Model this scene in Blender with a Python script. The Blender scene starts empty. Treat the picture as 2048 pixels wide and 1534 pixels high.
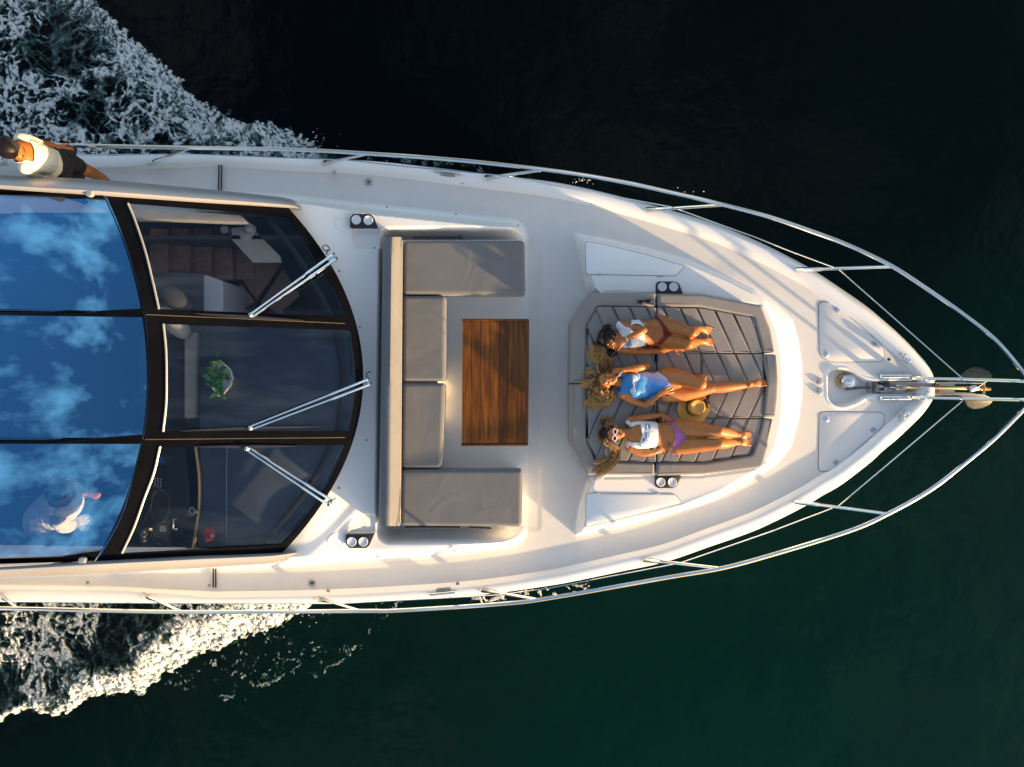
import bpy, bmesh, math, random
import numpy as np
from mathutils import Vector, Matrix
from mathutils.geometry import tessellate_polygon
from mathutils.bvhtree import BVHTree

random.seed(7)
rng = np.random.default_rng(7)
S = bpy.context.scene
COL = S.collection
R = math.radians

# ------------------------------------------------------------------ camera, sky, sun, exposure
CAMZ = 9.2
FPX = 2048 / 36 * 24.0
cam = bpy.data.cameras.new("camera"); cam.lens = 24.0; cam.sensor_width = 36.0
cam.clip_start = 0.1; cam.clip_end = 3000
co = bpy.data.objects.new("camera", cam); COL.objects.link(co); co.location = (0, 0, CAMZ)
S.camera = co

SUN_EL = R(8.5)
SUN_AZ = math.atan2(-0.54, 0.84)            # direction towards the sun, measured from +X
sun_dir = Vector((math.cos(SUN_AZ) * math.cos(SUN_EL), math.sin(SUN_AZ) * math.cos(SUN_EL), math.sin(SUN_EL)))

wd = bpy.data.worlds.new("World"); S.world = wd; wd.use_nodes = True
nt = wd.node_tree; nt.nodes.clear()
def N(tree, typ, **kw):
    n = tree.nodes.new(typ)
    for k, v in kw.items(): setattr(n, k, v)
    return n
sky = N(nt, 'ShaderNodeTexSky', sky_type='NISHITA', sun_disc=False)
sky.sun_elevation = SUN_EL
sky.sun_rotation = math.pi / 2 - SUN_AZ      # Nishita rotation runs clockwise from +Y
sky.air_density = 1.0; sky.dust_density = 2.2; sky.ozone_density = 1.6
tc = N(nt, 'ShaderNodeTexCoord')
sep = N(nt, 'ShaderNodeSeparateXYZ'); nt.links.new(tc.outputs['Generated'], sep.inputs[0])
zz = N(nt, 'ShaderNodeMath', operation='MAXIMUM'); nt.links.new(sep.outputs['Z'], zz.inputs[0]); zz.inputs[1].default_value = 0.04
zz2 = N(nt, 'ShaderNodeMath', operation='ADD'); nt.links.new(zz.outputs[0], zz2.inputs[0]); zz2.inputs[1].default_value = 0.60
dv = N(nt, 'ShaderNodeCombineXYZ')
for ax in 'XY':
    d = N(nt, 'ShaderNodeMath', operation='DIVIDE'); nt.links.new(sep.outputs[ax], d.inputs[0]); nt.links.new(zz2.outputs[0], d.inputs[1])
    nt.links.new(d.outputs[0], dv.inputs[ax])
cn = N(nt, 'ShaderNodeTexNoise', noise_dimensions='3D')
cn.inputs['Scale'].default_value = 7.6; cn.inputs['Detail'].default_value = 7; cn.inputs['Roughness'].default_value = 0.58
cmap = N(nt, 'ShaderNodeMapping'); nt.links.new(dv.outputs[0], cmap.inputs['Vector']); cmap.inputs['Location'].default_value = (3.1, 1.6, 0.3)
nt.links.new(cmap.outputs[0], cn.inputs['Vector'])
cr = N(nt, 'ShaderNodeValToRGB'); nt.links.new(cn.outputs['Fac'], cr.inputs[0])
cr.color_ramp.elements[0].position = 0.515; cr.color_ramp.elements[0].color = (0, 0, 0, 1)
cr.color_ramp.elements[1].position = 0.74; cr.color_ramp.elements[1].color = (0.75, 0.75, 0.75, 1)
cm = N(nt, 'ShaderNodeMix', data_type='RGBA')
nt.links.new(cr.outputs['Color'], cm.inputs['Factor'])
nt.links.new(sky.outputs[0], cm.inputs[6]); cm.inputs[7].default_value = (6.0, 5.7, 5.6, 1)
bg = N(nt, 'ShaderNodeBackground'); bg.inputs['Strength'].default_value = 0.15
nt.links.new(cm.outputs[2], bg.inputs['Color'])
wo = N(nt, 'ShaderNodeOutputWorld'); nt.links.new(bg.outputs[0], wo.inputs['Surface'])

sl = bpy.data.lights.new("sun", 'SUN'); sl.energy = 5.0; sl.angle = R(0.9); sl.color = (1.0, 0.66, 0.33)
so = bpy.data.objects.new("sun", sl); COL.objects.link(so)
so.rotation_euler = (-sun_dir).to_track_quat('-Z', 'Y').to_euler()

S.view_settings.view_transform = 'Standard'; S.view_settings.look = 'None'
S.view_settings.gamma = 1.0; S.view_settings.use_curve_mapping = False
S.view_settings.exposure = 1.3
S.cycles.max_bounces = 8; S.cycles.transparent_max_bounces = 16
S.cycles.caustics_reflective = False; S.cycles.caustics_refractive = False
S.cycles.sample_clamp_indirect = 4.0

# ------------------------------------------------------------------ helpers
def P(px, py, z):
    """place seen at picture position (px, py) of the drone photo, at height z (metres above water)"""
    k = (CAMZ - z) / FPX
    return Vector(((px - 1024) * k, -(py - 767) * k, z))
def PW(pts, z): return [P(a, b, z) for a, b in pts]
def P2(pts, z): return [(v.x, v.y) for v in PW(pts, z)]

def mesh(name, V, F, smooth=None):
    me = bpy.data.meshes.new(name)
    me.from_pydata([tuple(v) for v in V], [], [tuple(f) for f in F]); me.validate(); me.update()
    if smooth is not None:
        me.shade_smooth(); me.set_sharp_from_angle(angle=R(smooth))
    return me

class Thing:
    def __init__(self, name, label, cat, loc, group=None, empty=True):
        self.loc = Vector(loc)
        self.root = bpy.data.objects.new(name, None); COL.objects.link(self.root); self.root.location = self.loc
        self.root.empty_display_size = 0.2
        self.root['label'] = label; self.root['category'] = cat
        if group: self.root['group'] = group
    def add(self, name, VF, mat, parent=None, smooth=35, label=None, kind=None):
        V, F = VF
        me = mesh(name, [Vector(v) - self.loc for v in V], F, smooth)
        return self.addmesh(name, me, mat, parent, label, kind)
    def addmesh(self, name, me, mat, parent=None, label=None, kind=None):
        me.materials.append(mat)
        o = bpy.data.objects.new(name, me); COL.objects.link(o); o.parent = parent or self.root
        if label: o['label'] = label
        if kind: o['kind'] = kind
        return o

def single(name, VF, mat, label=None, cat=None, group=None, kind=None, smooth=35, loc=None):
    V, F = VF
    loc = Vector(loc) if loc is not None else Vector((0, 0, 0))
    me = mesh(name, [Vector(v) - loc for v in V], F, smooth); me.materials.append(mat)
    o = bpy.data.objects.new(name, me); COL.objects.link(o); o.location = loc
    if label: o['label'] = label
    if cat: o['category'] = cat
    if group: o['group'] = group
    if kind: o['kind'] = kind
    return o

def join(*parts):
    V, F = [], []
    for v, f in parts:
        b = len(V); V += list(v); F += [tuple(i + b for i in q) for q in f]
    return V, F

def area(p): return 0.5 * sum(p[i][0] * p[(i + 1) % len(p)][1] - p[(i + 1) % len(p)][0] * p[i][1] for i in range(len(p)))
def ccw(p):
    p = [(a[0], a[1]) for a in p]
    return p if area(p) > 0 else p[::-1]
def inset(p, d):
    n = len(p); out = []
    for i in range(n):
        a, b, c = Vector(p[i - 1]), Vector(p[i]), Vector(p[(i + 1) % n])
        e1, e2 = (b - a), (c - b)
        if e1.length < 1e-9 or e2.length < 1e-9: out.append(tuple(b)); continue
        e1.normalize(); e2.normalize()
        n1, n2 = Vector((-e1.y, e1.x)), Vector((-e2.y, e2.x))
        m = n1 + n2
        if m.length < 1e-6: m = n1.copy()
        m.normalize(); k = max(0.35, m.dot(n1))
        out.append(tuple(b + m * (d / k)))
    return out
def roundp(p, r, n=5):
    out = []; L = len(p)
    for i in range(L):
        a, b, c = Vector(p[i - 1][:2]), Vector(p[i][:2]), Vector(p[(i + 1) % L][:2])
        u, w = a - b, c - b
        d = min(r, u.length * 0.45, w.length * 0.45)
        s, e = b + u.normalized() * d, b + w.normalized() * d
        for k in range(n + 1):
            t = k / n
            out.append(tuple(s * (1 - t) ** 2 + b * 2 * t * (1 - t) + e * t * t))
    return out
def slab(poly, z0, z1, bev=0.0, seg=3, dz=None, flat_ring=0.0):
    """closed solid on a plan outline with a rounded top edge; dz(x, y) lifts it on a curved surface"""
    p = ccw(poly); n = len(p); V, F = [], []
    rings = [(0, z0), (0, z1 - bev)]
    if bev > 0:
        for k in range(1, seg + 1):
            t = k / seg * math.pi / 2
            rings.append((bev * (1 - math.cos(t)), z1 - bev + bev * math.sin(t)))
        if flat_ring: rings.append((bev + flat_ring, z1))
    else:
        rings = [(0, z0), (0, z1)]
    for d, z in rings:
        q = inset(p, d) if d > 0 else p
        V += [(x, y, z + (dz(x, y) if dz else 0)) for x, y in q]
    for k in range(len(rings) - 1):
        for i in range(n):
            j = (i + 1) % n
            F.append((k * n + i, k * n + j, (k + 1) * n + j, (k + 1) * n + i))
    b0 = (len(rings) - 1) * n
    for tr in tessellate_polygon([[Vector((v[0], v[1], 0)) for v in V[b0:]]]):
        a, b, c = [Vector(V[b0 + i][:2]) for i in tr]
        up = (b - a).cross(c - a) > 0
        F.append(tuple(b0 + i for i in (tr if up else tr[::-1]))); F.append(tuple(tr[::-1] if up else tr))
    return V, F
def catmull(pts, m):
    """resample a list of equal-length tuples with a Catmull-Rom spline, m steps per span"""
    A = [np.array(p, float) for p in pts]; out = []
    for i in range(len(A) - 1):
        p0 = A[i - 1] if i else 2 * A[0] - A[1]
        p1, p2 = A[i], A[i + 1]
        p3 = A[i + 2] if i + 2 < len(A) else 2 * A[-1] - A[-2]
        for k in range(m):
            t = k / m
            out.append(0.5 * (2 * p1 + (p2 - p0) * t + (2 * p0 - 5 * p1 + 4 * p2 - p3) * t * t + (3 * p1 - p0 - 3 * p2 + p3) * t ** 3))
    out.append(A[-1]); return out
def tube(pts, r, n=8, m=1, ref=(0, 0, 1), flat=1.0, cap=True):
    """swept rod; r a number or a list, flat squeezes it along ref"""
    pts = [Vector(p) for p in pts]
    rr = r if isinstance(r, (list, tuple)) else [r] * len(pts)
    if m > 1:
        q = catmull([(p.x, p.y, p.z, w) for p, w in zip(pts, rr)], m)
        pts = [Vector(a[:3]) for a in q]; rr = [a[3] for a in q]
    V, F = [], []; L = len(pts)
    for i, p in enumerate(pts):
        t = (pts[min(i + 1, L - 1)] - pts[max(i - 1, 0)])
        t = t.normalized() if t.length > 1e-9 else Vector((1, 0, 0))
        s = t.cross(Vector(ref))
        if s.length < 0.05: s = t.cross(Vector((1, 0.2, 0)))
        s.normalize(); u = s.cross(t)
        for k in range(n):
            a = 2 * math.pi * k / n
            V.append(p + s * (math.cos(a) * rr[i]) + u * (math.sin(a) * rr[i] * flat))
    for i in range(L - 1):
        for k in range(n):
            j = (k + 1) % n
            F.append((i * n + k, i * n + j, (i + 1) * n + j, (i + 1) * n + k))
    if cap:
        F.append(tuple(range(n - 1, -1, -1))); F.append(tuple(range((L - 1) * n, L * n)))
    return V, F
def lathe(c, prof, n=24, axis=(0, 0, 1)):
    """solid of revolution: prof = [(radius, height), ...]"""
    ax = Vector(axis).normalized(); s = ax.orthogonal().normalized(); u = ax.cross(s); c = Vector(c)
    V, F = [], []
    for r, h in prof:
        for k in range(n):
            a = 2 * math.pi * k / n
            V.append(c + ax * h + (s * math.cos(a) + u * math.sin(a)) * r)
    for i in range(len(prof) - 1):
        for k in range(n):
            j = (k + 1) % n
            F.append((i * n + k, i * n + j, (i + 1) * n + j, (i + 1) * n + k))
    F.append(tuple(range(n - 1, -1, -1))); F.append(tuple(range((len(prof) - 1) * n, len(prof) * n)))
    return V, F
def ball(c, rx, ry, rz, X=(1, 0, 0), Y=(0, 1, 0), Z=(0, 0, 1), n=14, m=9):
    X, Y, Z, c = Vector(X), Vector(Y), Vector(Z), Vector(c)
    V, F = [c - Z * rz], []
    for i in range(1, m):
        ph = -math.pi / 2 + math.pi * i / m
        for k in range(n):
            a = 2 * math.pi * k / n
            V.append(c + X * (rx * math.cos(ph) * math.cos(a)) + Y * (ry * math.cos(ph) * math.sin(a)) + Z * (rz * math.sin(ph)))
    V.append(c + Z * rz); T = len(V) - 1
    for k in range(n):
        j = (k + 1) % n
        F.append((0, 1 + j, 1 + k)); F.append((T, 1 + (m - 2) * n + k, 1 + (m - 2) * n + j))
    for i in range(m - 2):
        for k in range(n):
            j = (k + 1) % n
            F.append((1 + i * n + k, 1 + i * n + j, 1 + (i + 1) * n + j, 1 + (i + 1) * n + k))
    return V, F
def box(c, sx, sy, sz, X=(1, 0, 0), bev=0.0):
    X = Vector(X).normalized(); Y = Vector((0, 0, 1)).cross(X)
    c = Vector(c)
    p = [(c + X * (a * sx / 2) + Y * (b * sy / 2)).xy for a, b in ((-1, -1), (1, -1), (1, 1), (-1, 1))]
    if bev: p = roundp(p, bev * 1.5, 3)
    return slab(p, c.z - sz / 2, c.z + sz / 2, bev, 2)

# ------------------------------------------------------------------ noise in numpy
def vnoise(x, y, seed):
    xi, yi = np.floor(x).astype(np.int64), np.floor(y).astype(np.int64)
    xf, yf = x - xi, y - yi
    def h(a, b):
        n = (a * 374761393 + b * 668265263 + seed * 974634777) & 0xffffffff
        n = ((n ^ (n >> 13)) * 1274126177) & 0xffffffff
        return ((n ^ (n >> 16)) & 0xffff) / 65535.0
    u, v = xf * xf * xf * (xf * (xf * 6 - 15) + 10), yf * yf * yf * (yf * (yf * 6 - 15) + 10)
    a, b, c, d = h(xi, yi), h(xi + 1, yi), h(xi, yi + 1), h(xi + 1, yi + 1)
    return (a * (1 - u) + b * u) * (1 - v) + (c * (1 - u) + d * u) * v
def fbm(x, y, seed, oct=5, gain=0.5):
    s = 0; a = 1; t = 0
    for o in range(oct):
        s = s + a * vnoise(x * 2 ** o, y * 2 ** o, seed + o * 17); t += a; a *= gain
    return s / t
def ridge(x, y, seed, oct=4):
    s = 0; a = 1; t = 0
    for o in range(oct):
        s = s + a * (1 - np.abs(2 * vnoise(x * 1.9 ** o, y * 1.9 ** o, seed + o * 31) - 1)); t += a; a *= 0.55
    return s / t
def sstep(a, b, x):
    t = np.clip((x - a) / (b - a), 0, 1); return t * t * (3 - 2 * t)
def sdf(x, y, poly):
    """signed distance to a plan outline, negative inside"""
    d = np.full(x.shape, 1e9); ins = np.zeros(x.shape, bool); n = len(poly)
    for i in range(n):
        ax, ay = poly[i]; bx, by = poly[(i + 1) % n]
        ex, ey = bx - ax, by - ay
        wx, wy = x - ax, y - ay
        t = np.clip((wx * ex + wy * ey) / max(ex * ex + ey * ey, 1e-12), 0, 1)
        d = np.minimum(d, (wx - ex * t) ** 2 + (wy - ey * t) ** 2)
        c = ((ay > y) != (by > y)) & (x < ex * (y - ay) / (ey if abs(ey) > 1e-12 else 1e-12) + ax)
        ins ^= c
    d = np.sqrt(d); return np.where(ins, -d, d)
def polydist(x, y, line):
    d = np.full(x.shape, 1e9)
    for (ax, ay), (bx, by) in zip(line[:-1], line[1:]):
        ex, ey = bx - ax, by - ay
        t = np.clip(((x - ax) * ex + (y - ay) * ey) / (ex * ex + ey * ey), 0, 1)
        d = np.minimum(d, (x - ax - ex * t) ** 2 + (y - ay - ey * t) ** 2)
    return np.sqrt(d)

# ------------------------------------------------------------------ materials
def newmat(name):
    m = bpy.data.materials.new(name); m.use_nodes = True
    t = m.node_tree; b = t.nodes['Principled BSDF']; return m, t, b
def texco(t, scale=(1, 1, 1), kind='Object'):
    c = N(t, 'ShaderNodeTexCoord'); mp = N(t, 'ShaderNodeMapping'); mp.inputs['Scale'].default_value = scale
    t.links.new(c.outputs[kind], mp.inputs['Vector']); return mp.outputs[0]
def noise(t, vec, scale, detail=4, rough=0.5):
    n = N(t, 'ShaderNodeTexNoise'); n.inputs['Scale'].default_value = scale; n.inputs['Detail'].default_value = detail
    n.inputs['Roughness'].default_value = rough
    if vec: t.links.new(vec, n.inputs['Vector'])
    return n.outputs['Fac']
def ramp(t, fac, stops):
    r = N(t, 'ShaderNodeValToRGB'); t.links.new(fac, r.inputs[0])
    e = r.color_ramp.elements
    while len(e) < len(stops): e.new(0.5)
    for i, (p, c) in enumerate(stops):
        e[i].position = p; e[i].color = (c[0], c[1], c[2], 1)
    return r.outputs['Color']
def bump(t, b, h, strength, dist=0.01):
    n = N(t, 'ShaderNodeBump'); n.inputs['Strength'].default_value = strength; n.inputs['Distance'].default_value = dist
    t.links.new(h, n.inputs['Height']); t.links.new(n.outputs[0], b.inputs['Normal']); return n
def simple(name, col, rough=0.5, metal=0.0, var=0.06, scale=6.0, bmp=0.0, bscale=60.0, coat=0.0, spec=0.5, sheen=0.0):
    m, t, b = newmat(name)
    v = texco(t)
    f = noise(t, v, scale, 5)
    lo = tuple(max(0, c * (1 - var)) for c in col); hi = tuple(min(1, c * (1 + var)) for c in col)
    t.links.new(ramp(t, f, [(0.3, lo), (0.7, hi)]), b.inputs['Base Color'])
    b.inputs['Roughness'].default_value = rough; b.inputs['Metallic'].default_value = metal
    b.inputs['Specular IOR Level'].default_value = spec
    if coat: b.inputs['Coat Weight'].default_value = coat; b.inputs['Coat Roughness'].default_value = 0.06
    if sheen: b.inputs['Sheen Weight'].default_value = sheen
    if bmp: bump(t, b, noise(t, v, bscale, 3), bmp, 0.004)
    return m
M = {}
M['gel'] = simple('white_gelcoat', (0.80, 0.80, 0.79), 0.22, var=0.03, scale=1.2, spec=0.5)
M['chrome'] = simple('polished_steel', (0.82, 0.82, 0.80), 0.10, 1.0, var=0.05, scale=12)
M['steel'] = simple('dull_steel', (0.42, 0.40, 0.37), 0.34, 1.0, var=0.2, scale=25)
M['galv'] = simple('weathered_steel', (0.13, 0.13, 0.13), 0.42, 0.6, var=0.3, scale=25, bmp=0.3)
M['flukem'] = simple('tarnished_steel', (0.085, 0.085, 0.085), 0.30, 0.85, var=0.35, scale=18, bmp=0.2)
M['black'] = simple('black_gloss', (0.004, 0.0038, 0.0045), 0.18, var=0.2, spec=0.08)
M['blackm'] = simple('black_plastic', (0.014, 0.015, 0.022), 0.45, var=0.2)
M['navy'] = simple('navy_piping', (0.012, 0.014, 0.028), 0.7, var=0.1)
M['seam'] = simple('dark_seam', (0.10, 0.10, 0.11), 0.7)
M['silver'] = simple('silver_paint', (0.36, 0.355, 0.36), 0.36, 0.25, var=0.04, scale=2)
M['trim'] = simple('trim_strip', (0.62, 0.55, 0.46), 0.35, 0.6)
M['whitep'] = simple('white_plastic', (0.66, 0.68, 0.70), 0.35, var=0.03)
M['hinge'] = simple('grey_hinge', (0.30, 0.33, 0.40), 0.4)
M['dash'] = simple('dash_leather', (0.045, 0.066, 0.105), 0.55, var=0.15, bmp=0.2)  # blue of the sky reflected in the windscreen is put into this colour
M['dashd'] = simple('console_black', (0.012, 0.012, 0.014), 0.4)
M['console'] = simple('console_panel', (0.20, 0.17, 0.12), 0.4)
M['beige'] = simple('beige_leather', (0.58, 0.53, 0.44), 0.6, var=0.06, bmp=0.15)
M['greyfab'] = simple('grey_upholstery', (0.10, 0.11, 0.125), 0.8, var=0.1, bmp=0.2, bscale=200)
M['panelw'] = simple('cabinet_panel', (0.72, 0.72, 0.72), 0.4)
M['lining'] = simple('cabin_lining', (0.11, 0.10, 0.105), 0.8)
M['tread'] = simple('walnut_tread', (0.32, 0.17, 0.12), 0.4, var=0.2, scale=20)
M['lampw'] = simple('lamp_white', (0.74, 0.68, 0.60), 0.5)
M['red'] = simple('red_pouch', (0.75, 0.03, 0.04), 0.6, var=0.1)
M['leaf'] = simple('leaf_green', (0.06, 0.26, 0.03), 0.4, var=0.5, scale=30)
M['leafd'] = simple('leaf_dark', (0.03, 0.12, 0.05), 0.4, var=0.5, scale=30)
M['bowl'] = simple('white_bowl', (0.75, 0.75, 0.74), 0.25)
M['brass'] = simple('brass_trim', (0.55, 0.36, 0.16), 0.3, 0.9)
M['bluescr'] = simple('blue_gauge', (0.01, 0.05, 0.35), 0.3)
M['whitefab'] = simple('white_cotton', (0.70, 0.70, 0.70), 0.85, var=0.03, bmp=0.25, bscale=40)
M['cream'] = simple('cream_cotton', (0.66, 0.62, 0.50), 0.85, var=0.04, bmp=0.3, bscale=30)
M['shorts'] = simple('black_cotton', (0.010, 0.010, 0.013), 0.9, bmp=0.3)
M['redbik'] = simple('dark_red_swimwear', (0.14, 0.003, 0.004), 0.65, bmp=0.1)
M['pinkbik'] = simple('violet_swimwear', (0.36, 0.10, 0.33), 0.6, bmp=0.1)
M['logo'] = simple('blue_print', (0.012, 0.13, 0.36), 0.7, var=0.02)
M['logow'] = simple('white_print', (0.80, 0.80, 0.80), 0.7, var=0.02)
M['lip'] = simple('lips', (0.34, 0.085, 0.06), 0.45)
M['teeth'] = simple('teeth', (0.80, 0.78, 0.74), 0.3)
M['brow'] = simple('brow_hair', (0.05, 0.025, 0.012), 0.8)
M['eyew'] = simple('eye_white', (0.62, 0.58, 0.55), 0.2)
M['eyed'] = simple('eye_iris', (0.025, 0.02, 0.018), 0.15)
M['nail'] = simple('nail_polish', (0.07, 0.008, 0.015), 0.25)
M['pinkfr'] = simple('pink_frame', (0.72, 0.52, 0.50), 0.3)
M['lens'] = simple('dark_lens', (0.015, 0.008, 0.010), 0.06)
M['ink'] = simple('tattoo_ink', (0.035, 0.035, 0.038), 0.7)  # tattoo ink, also used for the painted shade in the navels
M['band'] = simple('bracelet', (0.70, 0.68, 0.62), 0.4)

def skinmat(name, col):
    m, t, b = newmat(name); v = texco(t)
    f = noise(t, v, 14, 5)
    t.links.new(ramp(t, f, [(0.3, tuple(c * 0.9 for c in col)), (0.7, tuple(min(1, c * 1.08) for c in col))]), b.inputs['Base Color'])
    b.inputs['Roughness'].default_value = 0.42
    b.inputs['Subsurface Weight'].default_value = 0.06
    b.inputs['Subsurface Radius'].default_value = (0.012, 0.005, 0.003); b.inputs['Subsurface Scale'].default_value = 0.4
    bump(t, b, noise(t, v, 90, 3), 0.08, 0.003)
    return m
M['skin1'] = skinmat('tanned_skin', (0.36, 0.118, 0.024))
M['skin2'] = skinmat('warm_skin', (0.42, 0.142, 0.032))
M['skin3'] = skinmat('light_tan_skin', (0.41, 0.148, 0.036))

def fabric(name, col):
    m, t, b = newmat(name); v = texco(t)
    f = noise(t, v, 3.0, 6, 0.6)
    t.links.new(ramp(t, f, [(0.3, tuple(c * 0.9 for c in col)), (0.7, tuple(c * 1.08 for c in col))]), b.inputs['Base Color'])
    b.inputs['Roughness'].default_value = 0.85; b.inputs['Sheen Weight'].default_value = 0.15
    # weave and soft creases
    w = N(t, 'ShaderNodeTexNoise'); w.inputs['Scale'].default_value = 2.2; w.inputs['Detail'].default_value = 3; w.inputs['Distortion'].default_value = 0.6
    t.links.new(v, w.inputs['Vector'])
    r = ramp(t, w.outputs['Fac'], [(0.3, (0, 0, 0)), (0.5, (1, 1, 1)), (0.75, (0, 0, 0))])
    wv = noise(t, v, 350, 2)
    mx = N(t, 'ShaderNodeMath', operation='MULTIPLY_ADD'); t.links.new(wv, mx.inputs[0]); mx.inputs[1].default_value = 0.10
    t.links.new(r, mx.inputs[2])
    bump(t, b, mx.outputs[0], 0.20, 0.012)
    return m
M['taupe'] = fabric('taupe_outdoor_fabric', (0.235, 0.218, 0.203))
M['taupe2'] = fabric('taupe_sofa_fabric', (0.138, 0.141, 0.147))

# teak: every plank picks its own tone
m, t, b = newmat('varnished_teak'); M['teak'] = m
v = texco(t, (26, 1.6, 10)); oi = N(t, 'ShaderNodeObjectInfo')
off = N(t, 'ShaderNodeVectorMath', operation='ADD'); t.links.new(v, off.inputs[0])
sc = N(t, 'ShaderNodeVectorMath', operation='SCALE'); sc.inputs[0].default_value = (37, 11, 5); t.links.new(oi.outputs['Random'], sc.inputs['Scale'])
t.links.new(sc.outputs[0], off.inputs[1])
g = noise(t, off.outputs[0], 1.6, 6, 0.6)
c1 = ramp(t, g, [(0.25, (0.050, 0.013, 0.002)), (0.5, (0.145, 0.047, 0.006)), (0.75, (0.27, 0.11, 0.014))])
hs = N(t, 'ShaderNodeHueSaturation'); hs.inputs['Saturation'].default_value = 1.12; t.links.new(c1, hs.inputs['Color'])
mr = N(t, 'ShaderNodeMapRange'); t.links.new(oi.outputs['Random'], mr.inputs[0]); mr.inputs[3].default_value = 0.42; mr.inputs[4].default_value = 1.1
t.links.new(mr.outputs[0], hs.inputs['Value'])
t.links.new(hs.outputs[0], b.inputs['Base Color']); b.inputs['Roughness'].default_value = 0.3
b.inputs['Specular IOR Level'].default_value = 0.3; b.inputs['Coat Weight'].default_value = 0.12; b.inputs['Coat Roughness'].default_value = 0.08
bump(t, b, g, 0.08, 0.003)

# moulded deck: gelcoat and the duller non-slip areas told apart by an attribute
m, t, b = newmat('moulded_deck'); M['deck'] = m
at = N(t, 'ShaderNodeAttribute'); at.attribute_name = 'nonslip'
v = texco(t); f = noise(t, v, 1.3, 6, 0.6); f2 = noise(t, v, 7, 5, 0.65)
ga = ramp(t, f, [(0.3, (0.78, 0.77, 0.745)), (0.7, (0.82, 0.81, 0.785))])
gb = ramp(t, f2, [(0.25, (0.63, 0.61, 0.575)), (0.75, (0.69, 0.67, 0.635))])
mx = N(t, 'ShaderNodeMix', data_type='RGBA'); t.links.new(at.outputs['Fac'], mx.inputs['Factor']); t.links.new(ga, mx.inputs[6]); t.links.new(gb, mx.inputs[7])
t.links.new(mx.outputs[2], b.inputs['Base Color'])
rr = N(t, 'ShaderNodeMapRange'); t.links.new(at.outputs['Fac'], rr.inputs[0]); rr.inputs[3].default_value = 0.25; rr.inputs[4].default_value = 0.6
t.links.new(rr.outputs[0], b.inputs['Roughness'])
gr = noise(t, v, 220, 2); mm = N(t, 'ShaderNodeMath', operation='MULTIPLY'); t.links.new(gr, mm.inputs[0]); t.links.new(at.outputs['Fac'], mm.inputs[1])
bump(t, b, mm.outputs[0], 0.12, 0.004)

# tinted glass: see-through body and a mirror coat
def glass(name, tint, refl, fac0, fac1):
    m = bpy.data.materials.new(name); m.use_nodes = True; t = m.node_tree; t.nodes.clear()
    tr = N(t, 'ShaderNodeBsdfTransparent'); tr.inputs[0].default_value = (*tint, 1)
    gl = N(t, 'ShaderNodeBsdfGlossy'); gl.inputs['Color'].default_value = (*refl, 1); gl.inputs['Roughness'].default_value = 0.015
    lw = N(t, 'ShaderNodeLayerWeight'); lw.inputs['Blend'].default_value = 0.35
    mr = N(t, 'ShaderNodeMapRange'); t.links.new(lw.outputs['Fresnel'], mr.inputs[0]); mr.inputs[3].default_value = fac0; mr.inputs[4].default_value = fac1
    ms = N(t, 'ShaderNodeMixShader'); t.links.new(mr.outputs[0], ms.inputs[0]); t.links.new(tr.outputs[0], ms.inputs[1]); t.links.new(gl.outputs[0], ms.inputs[2])
    o = N(t, 'ShaderNodeOutputMaterial'); t.links.new(ms.outputs[0], o.inputs['Surface']); return m
M['wglass'] = glass('windscreen_glass', (0.90, 0.91, 0.92), (0.70, 0.88, 1.0), 0.0, 0.7)
M['rglass'] = glass('mirror_roof_glass', (0.80, 0.82, 0.84), (0.17, 0.58, 1.0), 0.44, 0.95)

# sea
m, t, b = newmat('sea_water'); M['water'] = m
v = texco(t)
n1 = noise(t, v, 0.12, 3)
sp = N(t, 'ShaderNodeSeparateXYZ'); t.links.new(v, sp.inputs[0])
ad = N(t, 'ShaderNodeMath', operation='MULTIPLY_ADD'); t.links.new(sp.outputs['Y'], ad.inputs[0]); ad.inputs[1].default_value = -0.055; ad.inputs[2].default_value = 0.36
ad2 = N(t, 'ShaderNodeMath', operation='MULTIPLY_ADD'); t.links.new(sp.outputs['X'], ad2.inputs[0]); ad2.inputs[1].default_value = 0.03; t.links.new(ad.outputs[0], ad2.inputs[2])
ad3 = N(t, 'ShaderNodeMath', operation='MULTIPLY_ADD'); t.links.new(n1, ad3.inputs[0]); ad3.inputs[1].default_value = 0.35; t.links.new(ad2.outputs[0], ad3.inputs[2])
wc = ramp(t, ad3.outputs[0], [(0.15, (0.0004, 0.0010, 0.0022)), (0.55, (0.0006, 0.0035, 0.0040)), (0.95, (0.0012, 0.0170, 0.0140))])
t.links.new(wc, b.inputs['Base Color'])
b.inputs['Roughness'].default_value = 0.12; b.inputs['IOR'].default_value = 1.33; b.inputs['Specular IOR Level'].default_value = 0.11
w1 = noise(t, v, 0.9, 4, 0.5)
bump(t, b, w1, 0.35, 0.12)

m, t, b = newmat('sea_foam'); M['foam'] = m
at = N(t, 'ShaderNodeAttribute'); at.attribute_name = 'foaminess'
v = texco(t)
b.inputs['Roughness'].default_value = 0.75; t.links.new(ramp(t, at.outputs['Fac'], [(0.0, (0.03, 0.12, 0.12)), (0.30, (0.16, 0.30, 0.30)), (0.62, (0.64, 0.65, 0.645))]), b.inputs['Base Color'])
b.inputs['Specular IOR Level'].default_value = 0.3
nn = noise(t, v, 45, 4, 0.65)
bump(t, b, nn, 0.2, 0.012)
ma = N(t, 'ShaderNodeMath', operation='MULTIPLY_ADD'); t.links.new(nn, ma.inputs[0]); ma.inputs[1].default_value = 0.5; ma.inputs[2].default_value = -0.25
ma2 = N(t, 'ShaderNodeMath', operation='ADD', use_clamp=True); t.links.new(at.outputs['Fac'], ma2.inputs[0]); t.links.new(ma.outputs[0], ma2.inputs[1])
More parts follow.
